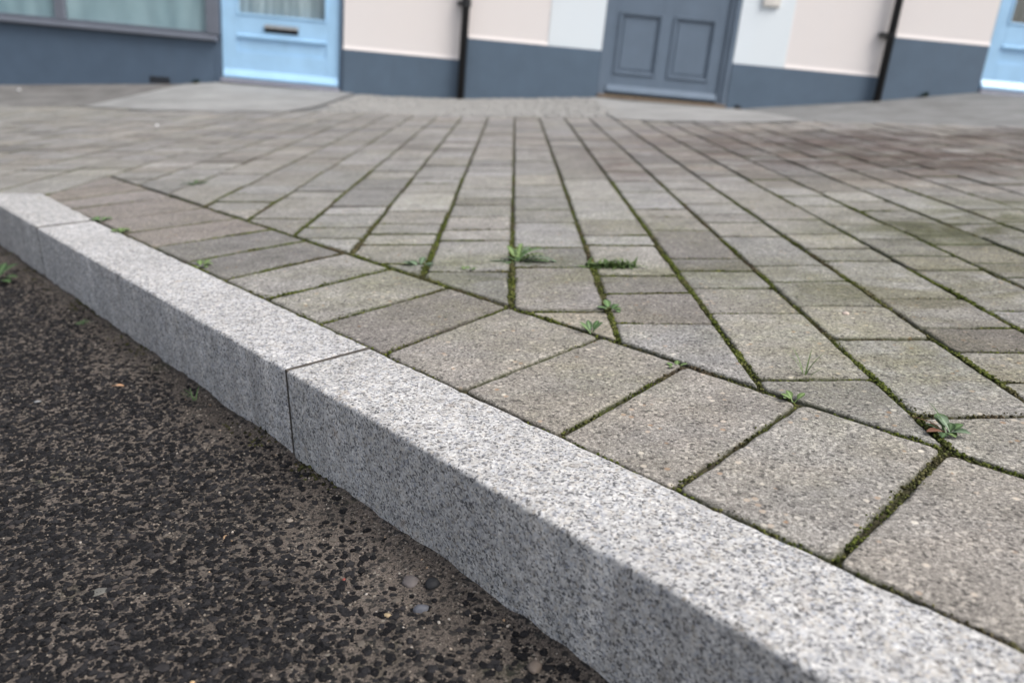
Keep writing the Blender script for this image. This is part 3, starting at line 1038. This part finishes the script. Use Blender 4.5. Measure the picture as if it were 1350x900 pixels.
def glazed_door(root, x0, x1, z0, gx0, gx1, gz, mz, letter, curtain):
    yd0 = YW + 0.028
    d = MB()
    zt = z0 + 1.98
    d.box(x0, gx0, yd0, yd0 + 0.045, z0, zt).box(gx1, x1, yd0, yd0 + 0.045, z0, zt)
    d.box(gx0, gx1, yd0, yd0 + 0.045, mz - 0.006, gz).box(gx0, gx1, yd0, yd0 + 0.045, zt - 0.12, zt)
    d.box(gx0, gx1, yd0 + 0.010, yd0 + 0.04, z0 + 0.22, mz - 0.006).box(gx0, gx1, yd0, yd0 + 0.045, z0, z0 + 0.22)
    door = d.build('door', M['door_blue'], root, 0.003)
    MB().prism([(yd0 - 0.001, mz - 0.004), (yd0 - 0.016, mz - 0.012), (yd0 - 0.016, mz - 0.024), (yd0 + 0.009, mz - 0.034), (yd0 + 0.009, mz - 0.004)], gx0 - 0.0, gx1 + 0.0).build('rail_moulding', M['door_blue'], door)
    MB().prism([(yd0 - 0.001, z0 + 0.075), (yd0 - 0.038, z0 + 0.022), (yd0 - 0.038, z0 + 0.006), (yd0 - 0.001, z0 + 0.004)], x0 + 0.012, x1 - 0.012).build('weather_bar', M['door_blue'], door)
    MB().ringframe(gx0 - 0.004, gx1 + 0.004, gz - 0.004, zt - 0.116, 0.018, yd0 - 0.007, yd0 + 0.012).build('glazing_bead', M['door_blue'], door, 0.003)
    MB().box(gx0 + 0.012, gx1 - 0.012, yd0 + 0.016, yd0 + 0.022, gz + 0.012, zt - 0.132).build('pane', M['glass'], door)
    V, F = [], []
    for i in range(81):
        x = gx0 + (gx1 - gx0) * i / 80
        yy = YW + 0.085 + 0.004 * math.sin(i * 0.9) + 0.004 * math.sin(i * 0.33)
        V += [(x, yy, gz - 0.1), (x, yy, zt - 0.05)]
    F = [(2 * i, 2 * i + 2, 2 * i + 3, 2 * i + 1) for i in range(80)]
    mesh_obj('curtain', V, F, curtain, door, True)
    if letter:
        lx0, lx1, lz0, lz1 = letter
        MB().ringframe(lx0, lx1, lz0, lz1, 0.006, yd0 - 0.006, yd0 + 0.002).box(lx0 + 0.006, lx1 - 0.006, yd0 - 0.002, yd0 + 0.001, lz0 + 0.006, lz1 - 0.006).build('letter_slot', M['black'], door)
        MB().prism([(yd0 - 0.0065, lz1 - 0.001), (yd0 - 0.022, lz1 - 0.012), (yd0 - 0.024, lz1 - 0.026), (yd0 - 0.018, lz1 - 0.028), (yd0 - 0.0065, lz1 - 0.012)], lx0, lx1).build('letter_flap', M['metal'], door, 0.001)
    MB().box(x0 - 0.004, x1 + 0.002, YW - 0.035, YW + 0.075, z0 - 0.034, z0 - 0.006).build('threshold', M['sill_metal'], root, 0.004)
    MB().box(x0 - 0.012, x1 + 0.008, YW - 0.022, YW + 0.09, z0 - 0.20, z0 - 0.0345).build('doorstep', M['dark'], root, 0.003)
    return door

# house with the shop window and light blue door
ha = empty('terraced_house', Matrix.Translation((-4.2, YW, -0.1)))
tag(ha, 'terraced house with wide slate framed window, pale blue door and letter box', 'house', 'houses along the street')
HA = MB().box(-1.455, -0.442, YW, YW + 0.25, -0.8, TOP).box(-2.53, -1.4551, YW, YW + 0.25, 2.02, TOP).box(-9.0, -2.5301, YW, YW + 0.25, 2.35, TOP)
def localise(root):
    """The houses are drawn in place: turn world coordinates into each house's own."""
    inv = root.matrix_world.inverted()
    for c in root.children:
        c.data.transform(inv)
        for d in c.children:
            d.data.transform(inv)
HA.build('wall', M['render_pink'], ha)
bead(-1.455, -0.475, 0.262).build('render_bead', M['render_pink'], ha)
MB().box(-1.4545, -0.442, YW - 0.009, YW - 0.0005, -0.8, 0.2615).build('plinth', M['slate'], ha, 0.002)
MB().box(-9.0, -2.548, YW - 0.004, YW + 0.24, -1.2, 0.2275).build('stall_riser', M['riser'], ha, 0.002)
MB().box(-2.546, -2.500, YW + 0.006, YW + 0.24, -1.2, 0.2275).build('end_panel', M['riser'], ha, 0.002)
MB().prism([(YW + 0.03, 0.281), (YW - 0.050, 0.268), (YW - 0.056, 0.258), (YW - 0.056, 0.238), (YW - 0.046, 0.229), (YW + 0.03, 0.2285)], -9.0, -2.512).build('window_sill', M['frame'], ha, 0.003)
w = MB()
w.box(-2.606, -2.500, YW - 0.008, YW + 0.08, 0.282, 2.34).box(-3.868, -3.786, YW + 0.004, YW + 0.08, 0.30, 2.27).box(-5.65, -5.57, YW + 0.004, YW + 0.08, 0.30, 2.27)
w.box(-9.0, -2.6065, YW + 0.0, YW + 0.08, 0.282, 0.3005).box(-9.0, -2.6065, YW, YW + 0.08, 2.27, 2.34)
win = w.build('window', M['frame'], ha, 0.004)
for a, c in ((-9.0, -5.652), (-5.568, -3.87), (-3.784, -2.608)):
    MB().box(a, c, YW + 0.035, YW + 0.041, 0.302, 2.268).build('pane', M['glass'], win)
V = []
for i in range(541):
    x = -9.0 + 6.4 * i / 540
    yy = YW + 0.060 + 0.004 * math.sin(i * 0.35 + 2 * math.sin(i * 0.06)) + 0.004 * math.sin(i * 0.13)
    V += [(x, yy, 0.24), (x, yy, 2.33)]
mesh_obj('curtain', V, [(2 * i, 2 * i + 2, 2 * i + 3, 2 * i + 1) for i in range(540)], M['net'], win, True)
MB().box(-2.4995, -2.488, YW + 0.010, YW + 0.09, -0.1, 2.0).box(-1.488, -1.4555, YW + 0.004, YW + 0.09, -0.1, 2.0).box(-2.4995, -1.4555, YW + 0.006, YW + 0.09, 2.0002, 2.0195).build('door_frame', M['riser'], ha, 0.003)
glazed_door(ha, -2.486, -1.490, -0.052, -2.355, -1.606, 0.462, 0.312, (-2.124, -1.842, 0.338, 0.402), M['net_door'])
vt = MB().ringframe(-3.10, -2.93, -0.150, -0.098, 0.008, YW - 0.010, YW - 0.0035).build('air_vent', M['dark'], ha)
for k in range(4):
    MB().box(-3.092, -2.938, YW - 0.008, YW - 0.0045, -0.140 + k * 0.010, -0.135 + k * 0.010).build('slat', M['dark'], vt)
pipe(ha, -0.441, -0.10, (0.705, 2.5, 4.3))
house_shell(ha, -9.0, -0.442, -1.2)
localise(ha)

# house with the grey panelled door
hb = empty('terraced_house', Matrix.Translation((1.3, YW, 0.05)))
tag(hb, 'terraced house with grey panelled door set in a pale blue white surround', 'house', 'houses along the street')
MB().box(-0.4415, 0.722, YW, YW + 0.25, -0.8, TOP).box(1.846, 3.112, YW, YW + 0.25, -0.8, TOP).box(0.7221, 1.8459, YW, YW + 0.25, 2.15, TOP).build('wall', M['render_pink'], hb)
MB().box(0.264, 0.7215, YW - 0.005, YW - 0.0005, 0.4405, 2.36).box(1.8465, 2.288, YW - 0.005, YW - 0.0005, 0.4365, 2.36).box(0.7216, 1.8464, YW - 0.005, YW - 0.0005, 2.1505, 2.36).build('door_surround', M['render_blue'], hb, 0.002)
bead(-0.405, 0.2635, 0.4405).build('render_bead', M['render_pink'], hb)
bead(2.2885, 3.075, 0.4365).build('render_bead', M['render_pink'], hb)
MB().box(-0.4412, 0.7217, YW - 0.010, YW - 0.0003, -0.8, 0.440).build('plinth', M['slate'], hb, 0.002)
MB().box(1.8463, 3.1118, YW - 0.010, YW - 0.0003, -0.8, 0.436).build('plinth', M['slate'], hb, 0.002)
fr = MB().box(0.7225, 0.788, YW - 0.004, YW + 0.10, 0.02, 2.149).box(1.762, 1.800, YW + 0.012, YW + 0.10, 0.02, 2.149).box(1.8005, 1.8455, YW - 0.004, YW + 0.10, 0.02, 2.149).box(0.7885, 1.7615, YW, YW + 0.10, 2.09, 2.149)
fr.build('door_frame', M['door_grey'], hb, 0.004)
y0 = YW + 0.030
d = MB()
dz0, dz1 = 0.108, 2.085
px = [(0.845, 1.212), (1.306, 1.668)]
d.box(0.791, px[0][0], y0, y0 + 0.05, dz0, dz1).box(px[0][1], px[1][0], y0, y0 + 0.05, dz0, dz1).box(px[1][1], 1.759, y0, y0 + 0.05, dz0, dz1)
for a, c in px:
    d.box(a, c, y0, y0 + 0.05, dz0, 0.266).box(a, c, y0, y0 + 0.05, 0.765, 1.02).box(a, c, y0, y0 + 0.05, 1.95, dz1)
door = d.build('door', M['door_grey'], hb, 0.002)
for z0, z1 in ((0.266, 0.765), (1.02, 1.95)):
    for a, c in px:
        pn = MB().box(a, c, y0 + 0.014, y0 + 0.04, z0, z1).box(a + 0.046, c - 0.046, y0 + 0.006, y0 + 0.0141, z0 + 0.044, z1 - 0.044).build('panel', M['door_grey'], door, 0.003)
        m = MB()
        w = 0.034
        m.ringframe(a + 0.001, c - 0.001, z0 + 0.001, z1 - 0.001, w * 0.55, y0 - 0.011, y0 + 0.0138)
        m.ringframe(a + 0.0188, c - 0.0188, z0 + 0.0188, z1 - 0.0188, w * 0.42, y0 - 0.001, y0 + 0.0137)
        m.build('panel_moulding', M['door_grey'], door, 0.004)
MB().prism([(y0 - 0.001, 0.176), (y0 - 0.046, 0.132), (y0 - 0.046, 0.118), (y0 - 0.001, 0.116)], 0.800, 1.752).build('weather_bar', M['door_grey'], door)
MB().box(0.792, 1.758, YW + 0.035, YW + 0.10, 0.094, 0.107).build('seal', M['dark'], hb)
MB().box(0.726, 1.842, YW - 0.040, YW + 0.09, 0.066, 0.0935).build('threshold', M['timber'], hb, 0.004)
MB().box(0.72, 1.846, YW - 0.026, YW + 0.09, -0.15, 0.0655).build('doorstep', M['dark'], hb, 0.003)
pl = MB().box(2.010, 2.154, YW - 0.032, YW - 0.0055, 0.902, 1.10).build('meter_box', M['cream'], hb, 0.006)
MB().box(2.022, 2.142, YW - 0.0345, YW - 0.0325, 0.916, 1.086).build('cover', M['cream'], pl, 0.004)
pipe(hb, 3.113, 0.2, (2.6, 4.4), 0.775)
house_shell(hb, -0.4415, 3.112, -0.8)
localise(hb)

# house with the second light blue door
hc = empty('terraced_house', Matrix.Translation((5.2, YW, 0.35)))
tag(hc, 'terraced house with tall slate plinth and pale blue door with dark glass', 'house', 'houses along the street')
MB().box(3.1125, 3.984, YW, YW + 0.25, -0.8, TOP).box(5.055, 9.0, YW, YW + 0.25, -0.8, TOP).box(3.9841, 5.0549, YW, YW + 0.25, 2.43, TOP).build('wall', M['render_pink'], hc)
bead(3.150, 3.984, 0.7605).build('render_bead', M['render_pink'], hc)
MB().box(3.1122, 3.9837, YW - 0.010, YW - 0.0003, -0.8, 0.760).box(5.0553, 9.0, YW - 0.010, YW - 0.0003, -0.8, 0.760).build('plinth', M['slate'], hc, 0.002)
MB().box(3.9845, 3.993, YW + 0.008, YW + 0.09, 0.3, 2.4).box(5.012, 5.0545, YW + 0.004, YW + 0.09, 0.3, 2.4).box(3.9845, 5.0545, YW + 0.006, YW + 0.09, 2.4002, 2.4295).build('door_frame', M['riser'], hc, 0.003)
glazed_door(hc, 3.995, 5.010, 0.418, 4.110, 4.890, 0.950, 0.785, None, M['dark'])
house_shell(hc, 3.1125, 9.0, -0.8)
localise(hc)

# ------------------------------------------------------------------ weeds
def leaf_mesh(L, W, kind='round', rise=0.5, droop=0.9, segs=8, fold=0.25):
    """A leaf from its stalk outwards along +X: two rows of cells either side of the midrib."""
    V, F = [], []
    ang = rise
    x = z = 0.0
    for i in range(segs + 1):
        t = i / segs
        if kind == 'dandelion':
            w = W * (0.22 + 0.78 * math.sin(math.pi * min(1, t * 0.62 + 0.22)) ** 1.2) * (1.0 if i % 2 == 0 else 0.30)
            if i == segs:
                w = 0.0004
            if i < 2:
                w *= 0.4
        elif kind == 'blade':
            w = W * (1 - t ** 2.0) * 0.5 + 0.0002
        else:
            w = W * (0.18 if t < 0.3 else math.sin(math.pi * min(1.0, (t - 0.3) / 0.7 * 0.9 + 0.1)) ** 0.7)
            w = max(w, 0.0004)
        back = L * 0.05 if kind == 'dandelion' and i % 2 == 0 else 0
        V += [(x - back, w, z + fold * w), (x, 0, z), (x - back, -w, z + fold * w)]
        st = L / segs
        x += st * math.cos(ang)
        z += st * math.sin(ang)
        ang -= droop / segs
    for i in range(segs):
        a = 3 * i
        F += [(a, a + 1, a + 4, a + 3), (a + 1, a + 2, a + 5, a + 4)]
    return V, F

def weed(pos, label, leaves, mat, cat='weed', group='weeds in the paving joints', z=-0.004):
    """leaves: (azimuth degrees, length, width, kind, rise, droop, material or None)"""
    root = empty('weed', R @ Matrix.Translation((pos[0], pos[1], z)))
    tag(root, label, cat, group)
    for az, L, W, kind, rise, droop, m in leaves:
        V, F = leaf_mesh(L, W, kind, rise, droop, 14 if kind == 'dandelion' else 7)
        a = rad(az)
        V = [(px * math.cos(a) - py * math.sin(a), px * math.sin(a) + py * math.cos(a), pz) for px, py, pz in V]
        o = mesh_obj('leaf', V, F, m or mat, root, True)
        o.location = (random.uniform(-.003, .003), random.uniform(-.003, .003), 0)
        at = o.data.attributes.new('rib', 'FLOAT', 'POINT')
        at.data.foreach_set('value', [1.0 if i % 3 == 1 and kind != 'blade' else 0.0 for i in range(len(V))])
    return root

ML = M
weed((0.010, 1.490), 'largest weed, a dandelion with toothed leaves spreading right from a wide joint', [
    (0, 0.088, 0.0115, 'dandelion', 0.55, 1.2, ML['leaf_blue']), (26, 0.074, 0.0115, 'dandelion', 0.95, 1.4, ML['leaf']), (-14, 0.066, 0.010, 'dandelion', 0.35, 0.5, ML['leaf']),
    (52, 0.058, 0.010, 'dandelion', 1.0, 1.2, ML['leaf_blue']), (128, 0.044, 0.007, 'round', 1.05, 0.7, ML['leaf_lime']), (174, 0.055, 0.0065, 'dandelion', 0.3, 0.5, ML['leaf_dark']),
    (205, 0.040, 0.008, 'dandelion', 0.35, 0.6, ML['leaf']), (-42, 0.046, 0.0075, 'dandelion', 0.3, 0.6, ML['leaf_dark']), (95, 0.042, 0.008, 'dandelion', 0.95, 1.0, ML['leaf']),
    (14, 0.060, 0.009, 'dandelion', 0.8, 1.2, ML['leaf_lime']), (150, 0.032, 0.005, 'round', 0.7, 0.8, ML['leaf']), (-75, 0.028, 0.006, 'round', 0.3, 0.6, ML['leaf_dead']), (75, 0.05, 0.009, 'dandelion', 1.2, 1.0, ML['leaf_lime'])], ML['leaf'])
weed((-0.170, 1.462), 'small bluish green weed at the end of a moss filled joint beside the border blocks', [
    (170, 0.034, 0.0085, 'round', 0.55, 0.7, None), (140, 0.028, 0.008, 'round', 0.7, 0.8, None), (20, 0.030, 0.0075, 'round', 0.5, 0.7, None), (-20, 0.024, 0.007, 'round', 0.5, 0.8, None),
    (75, 0.03, 0.007, 'round', 0.9, 0.8, None), (-95, 0.028, 0.007, 'round', 0.35, 0.8, ML['leaf_lime']), (215, 0.024, 0.006, 'round', 0.4, 0.7, None)], ML['leaf_blue'])
weed((-0.080, 1.437), 'tiny light green weed in the cross joint left of the dandelion', [
    (a, 0.017, 0.0042, 'round', 0.7, 0.8, None) for a in (10, 85, 150, 200, 310)], ML['leaf_lime'])
weed((0.150, 1.190), 'little round leaved weed on the wide joint below the feathery tuft', [
    (a, 0.020 + 0.004 * (i % 3), 0.006, 'round', 0.6 + 0.1 * (i % 3), 0.8, None) for i, a in enumerate((0, 40, 95, 140, 190, 240, 300))], ML['leaf'])
weed((0.112, 1.087), 'small upright sprig growing on the border joint beside the triangular cut block', [
    (a, 0.024, 0.0045, 'round', 1.0, 0.6, None) for a in (60, 100, 150, 20, 200)], ML['leaf'])
weed((0.446, 0.760), 'leafy weed on the thick moss at the corner of border blocks', [
    (80, 0.0265, 0.0069, 'round', 0.75, 0.7, ML['leaf']), (40, 0.0182, 0.0059, 'round', 0.6, 0.8, None), (-20, 0.0235, 0.0064, 'round', 0.5, 0.8, None), (140, 0.0185, 0.0043, 'round', 0.5, 0.6, ML['leaf_dark']),
    (110, 0.0246, 0.0058, 'round', 0.95, 0.8, None), (-75, 0.0135, 0.0052, 'round', 0.4, 0.8, ML['leaf_lime']), (185, 0.0234, 0.0049, 'round', 0.35, 0.6, ML['leaf_dead']), (10, 0.0177, 0.0049, 'round', 0.9, 0.8, ML['leaf']),
    (60, 0.0127, 0.0044, 'round', 1.1, 0.6, ML['leaf_dark']), (-130, 0.0175, 0.0046, 'round', 0.3, 0.6, ML['leaf_dark']), (100, 0.0416, 0.0014, 'blade', 0.9, 0.8, ML['leaf']), (155, 0.0364, 0.0014, 'blade', 0.6, 0.6, ML['leaf_dead'])], ML['leaf_blue'], z=0.001)
weed((0.318, 0.852), 'pale green sprig where two big border blocks meet a cut block', [
    (a, 0.018, 0.004, 'round', 0.8, 0.7, None) for a in (30, 100, 160, 220)], ML['leaf_lime'])
weed((0.206, 0.957), 'tiny clover like weed in the mossy border joint', [(a, 0.014, 0.0036, 'round', 0.7, 0.7, None) for a in (0, 70, 150, 230)], ML['leaf_lime'])
weed((0.356, 0.925), 'thin grass blades growing from a green cross joint', [
    (a, 0.040, 0.0014, 'blade', 1.15, 0.7, None) for a in (20, 60, 110, 150)] + [(a, 0.028, 0.0012, 'blade', 0.9, 0.7, None) for a in (0, 180)], ML['leaf_lime'])
weed((-0.572, 1.462), 'green weed with a red brown dead leaf between kerb and border blocks', [
    (0, 0.026, 0.007, 'round', 0.6, 0.7, None), (50, 0.024, 0.007, 'round', 0.8, 0.8, None), (-40, 0.026, 0.006, 'round', 0.5, 0.7, None), (110, 0.024, 0.006, 'round', 0.7, 0.7, None),
    (175, 0.024, 0.006, 'round', 0.2, 0.4, ML['leaf_dead']), (-80, 0.022, 0.006, 'round', 0.5, 0.8, ML['leaf_lime'])], ML['leaf_lime'])
weed((-0.853, 1.765), 'bright lime weed behind the kerb, nearer of two close together', [
    (a, 0.024, 0.0066, 'round', 0.7, 0.9, None) for a in (0, 50, 110, 180, 235, 300)], ML['leaf_lime'])
weed((-0.955, 1.888), 'mid green weed behind the kerb joint, farther of two close together', [
    (a, 0.030 - 0.003 * (i % 3), 0.0065, 'round', 0.7, 0.9, None) for i, a in enumerate((-10, 30, 80, 130, 190, 250, 300))], ML['leaf'])
weed((-0.940, 2.440), 'flat dark weed on a row joint well behind the kerb', [
    (0, 0.05, 0.008, 'dandelion', 0.4, 0.6, None), (30, 0.04, 0.008, 'dandelion', 0.5, 0.7, None), (190, 0.045, 0.007, 'dandelion', 0.35, 0.6, None), (150, 0.035, 0.007, 'dandelion', 0.5, 0.7, None), (80, 0.03, 0.007, 'round', 0.8, 0.8, None)], ML['leaf_dark'])
weed((-1.150, 1.770), 'dark leafy weed in the gutter where the kerb turns away', [
    (0, 0.05, 0.012, 'round', 0.5, 0.7, None), (35, 0.06, 0.013, 'round', 0.9, 0.7, None), (80, 0.05, 0.012, 'round', 1.0, 0.6, None), (150, 0.06, 0.010, 'round', 0.4, 0.5, None), (190, 0.07, 0.010, 'dandelion', 0.3, 0.5, None),
    (215, 0.06, 0.011, 'round', 0.35, 0.6, None), (-30, 0.05, 0.011, 'round', 0.4, 0.7, None), (-70, 0.04, 0.010, 'round', 0.4, 0.7, None)], ML['leaf_dark'], group='weeds in the gutter', z=-KERB_H + 0.004)
weed((-0.800, 1.452), 'low mossy weed against the kerb face, middle of the gutter', [
    (a, 0.015, 0.0026, 'round', 0.6, 0.7, None) for a in (140, 180, 220, 100, 260, 60)], ML['leaf_dark'], group='weeds in the gutter', z=-KERB_H + 0.008)
weed((-0.462, 1.100), 'tiny grassy weed at the kerb foot short of the kerb joint', [
    (a, 0.024, 0.0016, 'blade', 1.0, 0.8, None) for a in (120, 160, 200, 240, 90)], ML['leaf'], group='weeds in the gutter', z=-KERB_H + 0.008)
# feathery tuft: countless tiny leaflets in one clump
V, F = [], []
for k in range(260):
    a = random.uniform(0, 6.283)
    L = random.uniform(0.012, 0.027)
    lv, lf = leaf_mesh(L, L * 0.22, 'blade', random.uniform(0.2, 1.1), 0.9, 4)
    bx_, by_ = random.gauss(0.014, 0.024), random.gauss(0, 0.005)
    if bx_ > 0.062 or bx_ < -0.034:
        continue
    b = len(V)
    V += [(px * math.cos(a) - py * math.sin(a) + bx_, px * math.sin(a) + py * math.cos(a) + by_, pz + 0.002) for px, py, pz in lv]
    F += [tuple(b + i for i in f) for f in lf]
o = mesh_obj('weed', V, F, M['leaf_tuft'], smooth=True)
o.matrix_world = R @ Matrix.Translation((0.166, 1.450, -0.002))
tag(o, 'feathery green tuft spreading along a cross joint right of the dandelion', 'weed', 'weeds in the paving joints')
def wall_weed(x, label):
    V, F = [], []
    for k in range(40):
        a = random.uniform(0, 6.283)
        L = random.uniform(0.02, 0.05)
        lv, lf = leaf_mesh(L, L * 0.28, 'round', random.uniform(0.4, 1.3), 0.8, 4)
        bx_ = random.gauss(0, 0.010)
        b = len(V)
        V += [(px * math.cos(a) - py * math.sin(a) + bx_, -abs(px * math.sin(a) + py * math.cos(a)) * 0.6, pz) for px, py, pz in lv]
        F += [tuple(b + i for i in f) for f in lf]
    o = mesh_obj('weed', V, F, M['leaf_dark'], smooth=True)
    o.matrix_world = R @ Matrix.Translation((x, YW - 0.016, hgt(x, YW)))
    tag(o, label, 'weed', 'weeds at the foot of the houses')
wall_weed(-2.70, 'small dark weed at the wall foot left of the blue door with letter box')
wall_weed(3.55, 'dark weed at the wall foot between downpipe and far blue door')

# ------------------------------------------------------------------ loose stones and litter
def pebble(x, y, z, r, flat, col, name, label, cat, group, matname):
    V = lumps(ICO2, 1, 0.05)[0] * np.array([r * random.uniform(1.0, 1.3), r * random.uniform(0.8, 1.0), r * flat])
    a = random.uniform(0, 6.28)
    V = np.stack([V[:, 0] * math.cos(a) - V[:, 1] * math.sin(a), V[:, 0] * math.sin(a) + V[:, 1] * math.cos(a), V[:, 2]], 1)
    o = tri_obj(name, V, ICO2[1], stone_mat(matname, col), smooth=True)
    o.matrix_world = R @ Matrix.Translation((x, y, z + r * flat * 0.25))
    return tag(o, label, cat, group)
def on_road(x, y, *a):
    pebble(x, y, road_z(x, y), *a)
GR = 'loose stones on the road'
on_road(-0.098, 0.674, 0.0092, 0.65, (0.155, 0.135, 0.13), 'pebble', 'largest loose pebble, grey pink, lying below the kerb on the road', 'pebble', GR, 'pink_grey_stone')
on_road(-0.077, 0.668, 0.0075, 0.7, (0.02, 0.02, 0.022), 'pebble', 'black stone touching the grey pink pebble on the road', 'pebble', GR, 'black_stone')
on_road(-0.084, 0.633, 0.0075, 0.6, (0.11, 0.115, 0.135), 'pebble', 'flat blue grey pebble just nearer than the grey pink one', 'pebble', GR, 'blue_grey_stone')
on_road(0.019, 0.557, 0.0065, 0.6, (0.17, 0.135, 0.11), 'pebble', 'brown pebble close to the kerb at the bottom edge of the road', 'pebble', GR, 'brown_stone')
on_road(-0.305, 0.752, 0.0044, 0.4, (0.40, 0.26, 0.15), 'pebble', 'orange chip of stone out in the middle of the road', 'pebble', GR, 'orange_stone')
on_road(-0.115, 0.625, 0.0036, 0.6, (0.42, 0.32, 0.19), 'pebble', 'small yellow pebble beside the flat blue grey one', 'pebble', GR, 'yellow_stone')
on_road(-0.262, 0.540, 0.0026, 0.6, (0.50, 0.34, 0.18), 'pebble', 'tiny amber pebble near the bottom edge of the road', 'pebble', GR, 'amber_stone')
on_road(-0.165, 0.680, 0.0022, 0.6, (0.26, 0.07, 0.055), 'pebble', 'tiny red chip on silty road left of the grey pink pebble', 'pebble', GR, 'red_stone')
on_road(-0.245, 0.785, 0.0044, 0.3, (0.28, 0.24, 0.20), 'pebble', 'flat beige chip on the road between orange chip and kerb', 'pebble', GR, 'beige_stone')
on_road(-0.395, 0.660, 0.0075, 0.2, (0.14, 0.135, 0.12), 'pebble', 'flat greyish chip set in dark chippings left of the orange chip', 'pebble', GR, 'grey_stone')
on_road(-0.700, 1.110, 0.0055, 0.3, (0.30, 0.30, 0.30), 'pebble', 'pale grey chip on the far left of the road', 'pebble', GR, 'pale_grey_stone')
pebble(0.498, 1.168, 0.0, 0.0062, 0.55, (0.52, 0.42, 0.36), 'pebble', 'pale pink pebble alone on top of a paving block', 'pebble', None, 'pale_pink_stone')
pebble(-1.874, 4.457, 0.0, 0.011, 0.6, (0.85, 0.85, 0.85), 'litter', 'small white scrap lying far back on the paving', 'litter', 'white scraps', 'white_scrap')
pebble(-4.02, 6.98, hgt(-4.02, 6.98) + 0.005, 0.018, 0.5, (0.8, 0.8, 0.8), 'litter', 'white scrap on the brown strip below the shop window', 'litter', 'white scraps', 'white_scrap')
pebble(1.945, YW - 0.05, hgt(1.945, YW - 0.05), 0.028, 1.1, (0.012, 0.012, 0.014), 'stone', 'black lump at the wall foot right of the grey panelled door', 'stone', None, 'black_lump')
# orange dead leaf on the road
lv, lf = leaf_mesh(0.018, 0.004, 'round', 0.15, 0.5, 7)
n = N('orange_leaf')
om = n.done(n.mix(n.noise(120, 3), (0.42, 0.22, 0.11), (0.55, 0.36, 0.22)), 0.7)
o = mesh_obj('fallen_leaf', lv, lf, om, smooth=True)
o.matrix_world = R @ Matrix.Translation((-0.612, 1.158, road_z(-0.612, 1.158) + 0.005)) @ Matrix.Rotation(rad(12), 4, 'Z')
tag(o, 'curled orange brown leaf lying on the dark road left of the kerb', 'leaf')
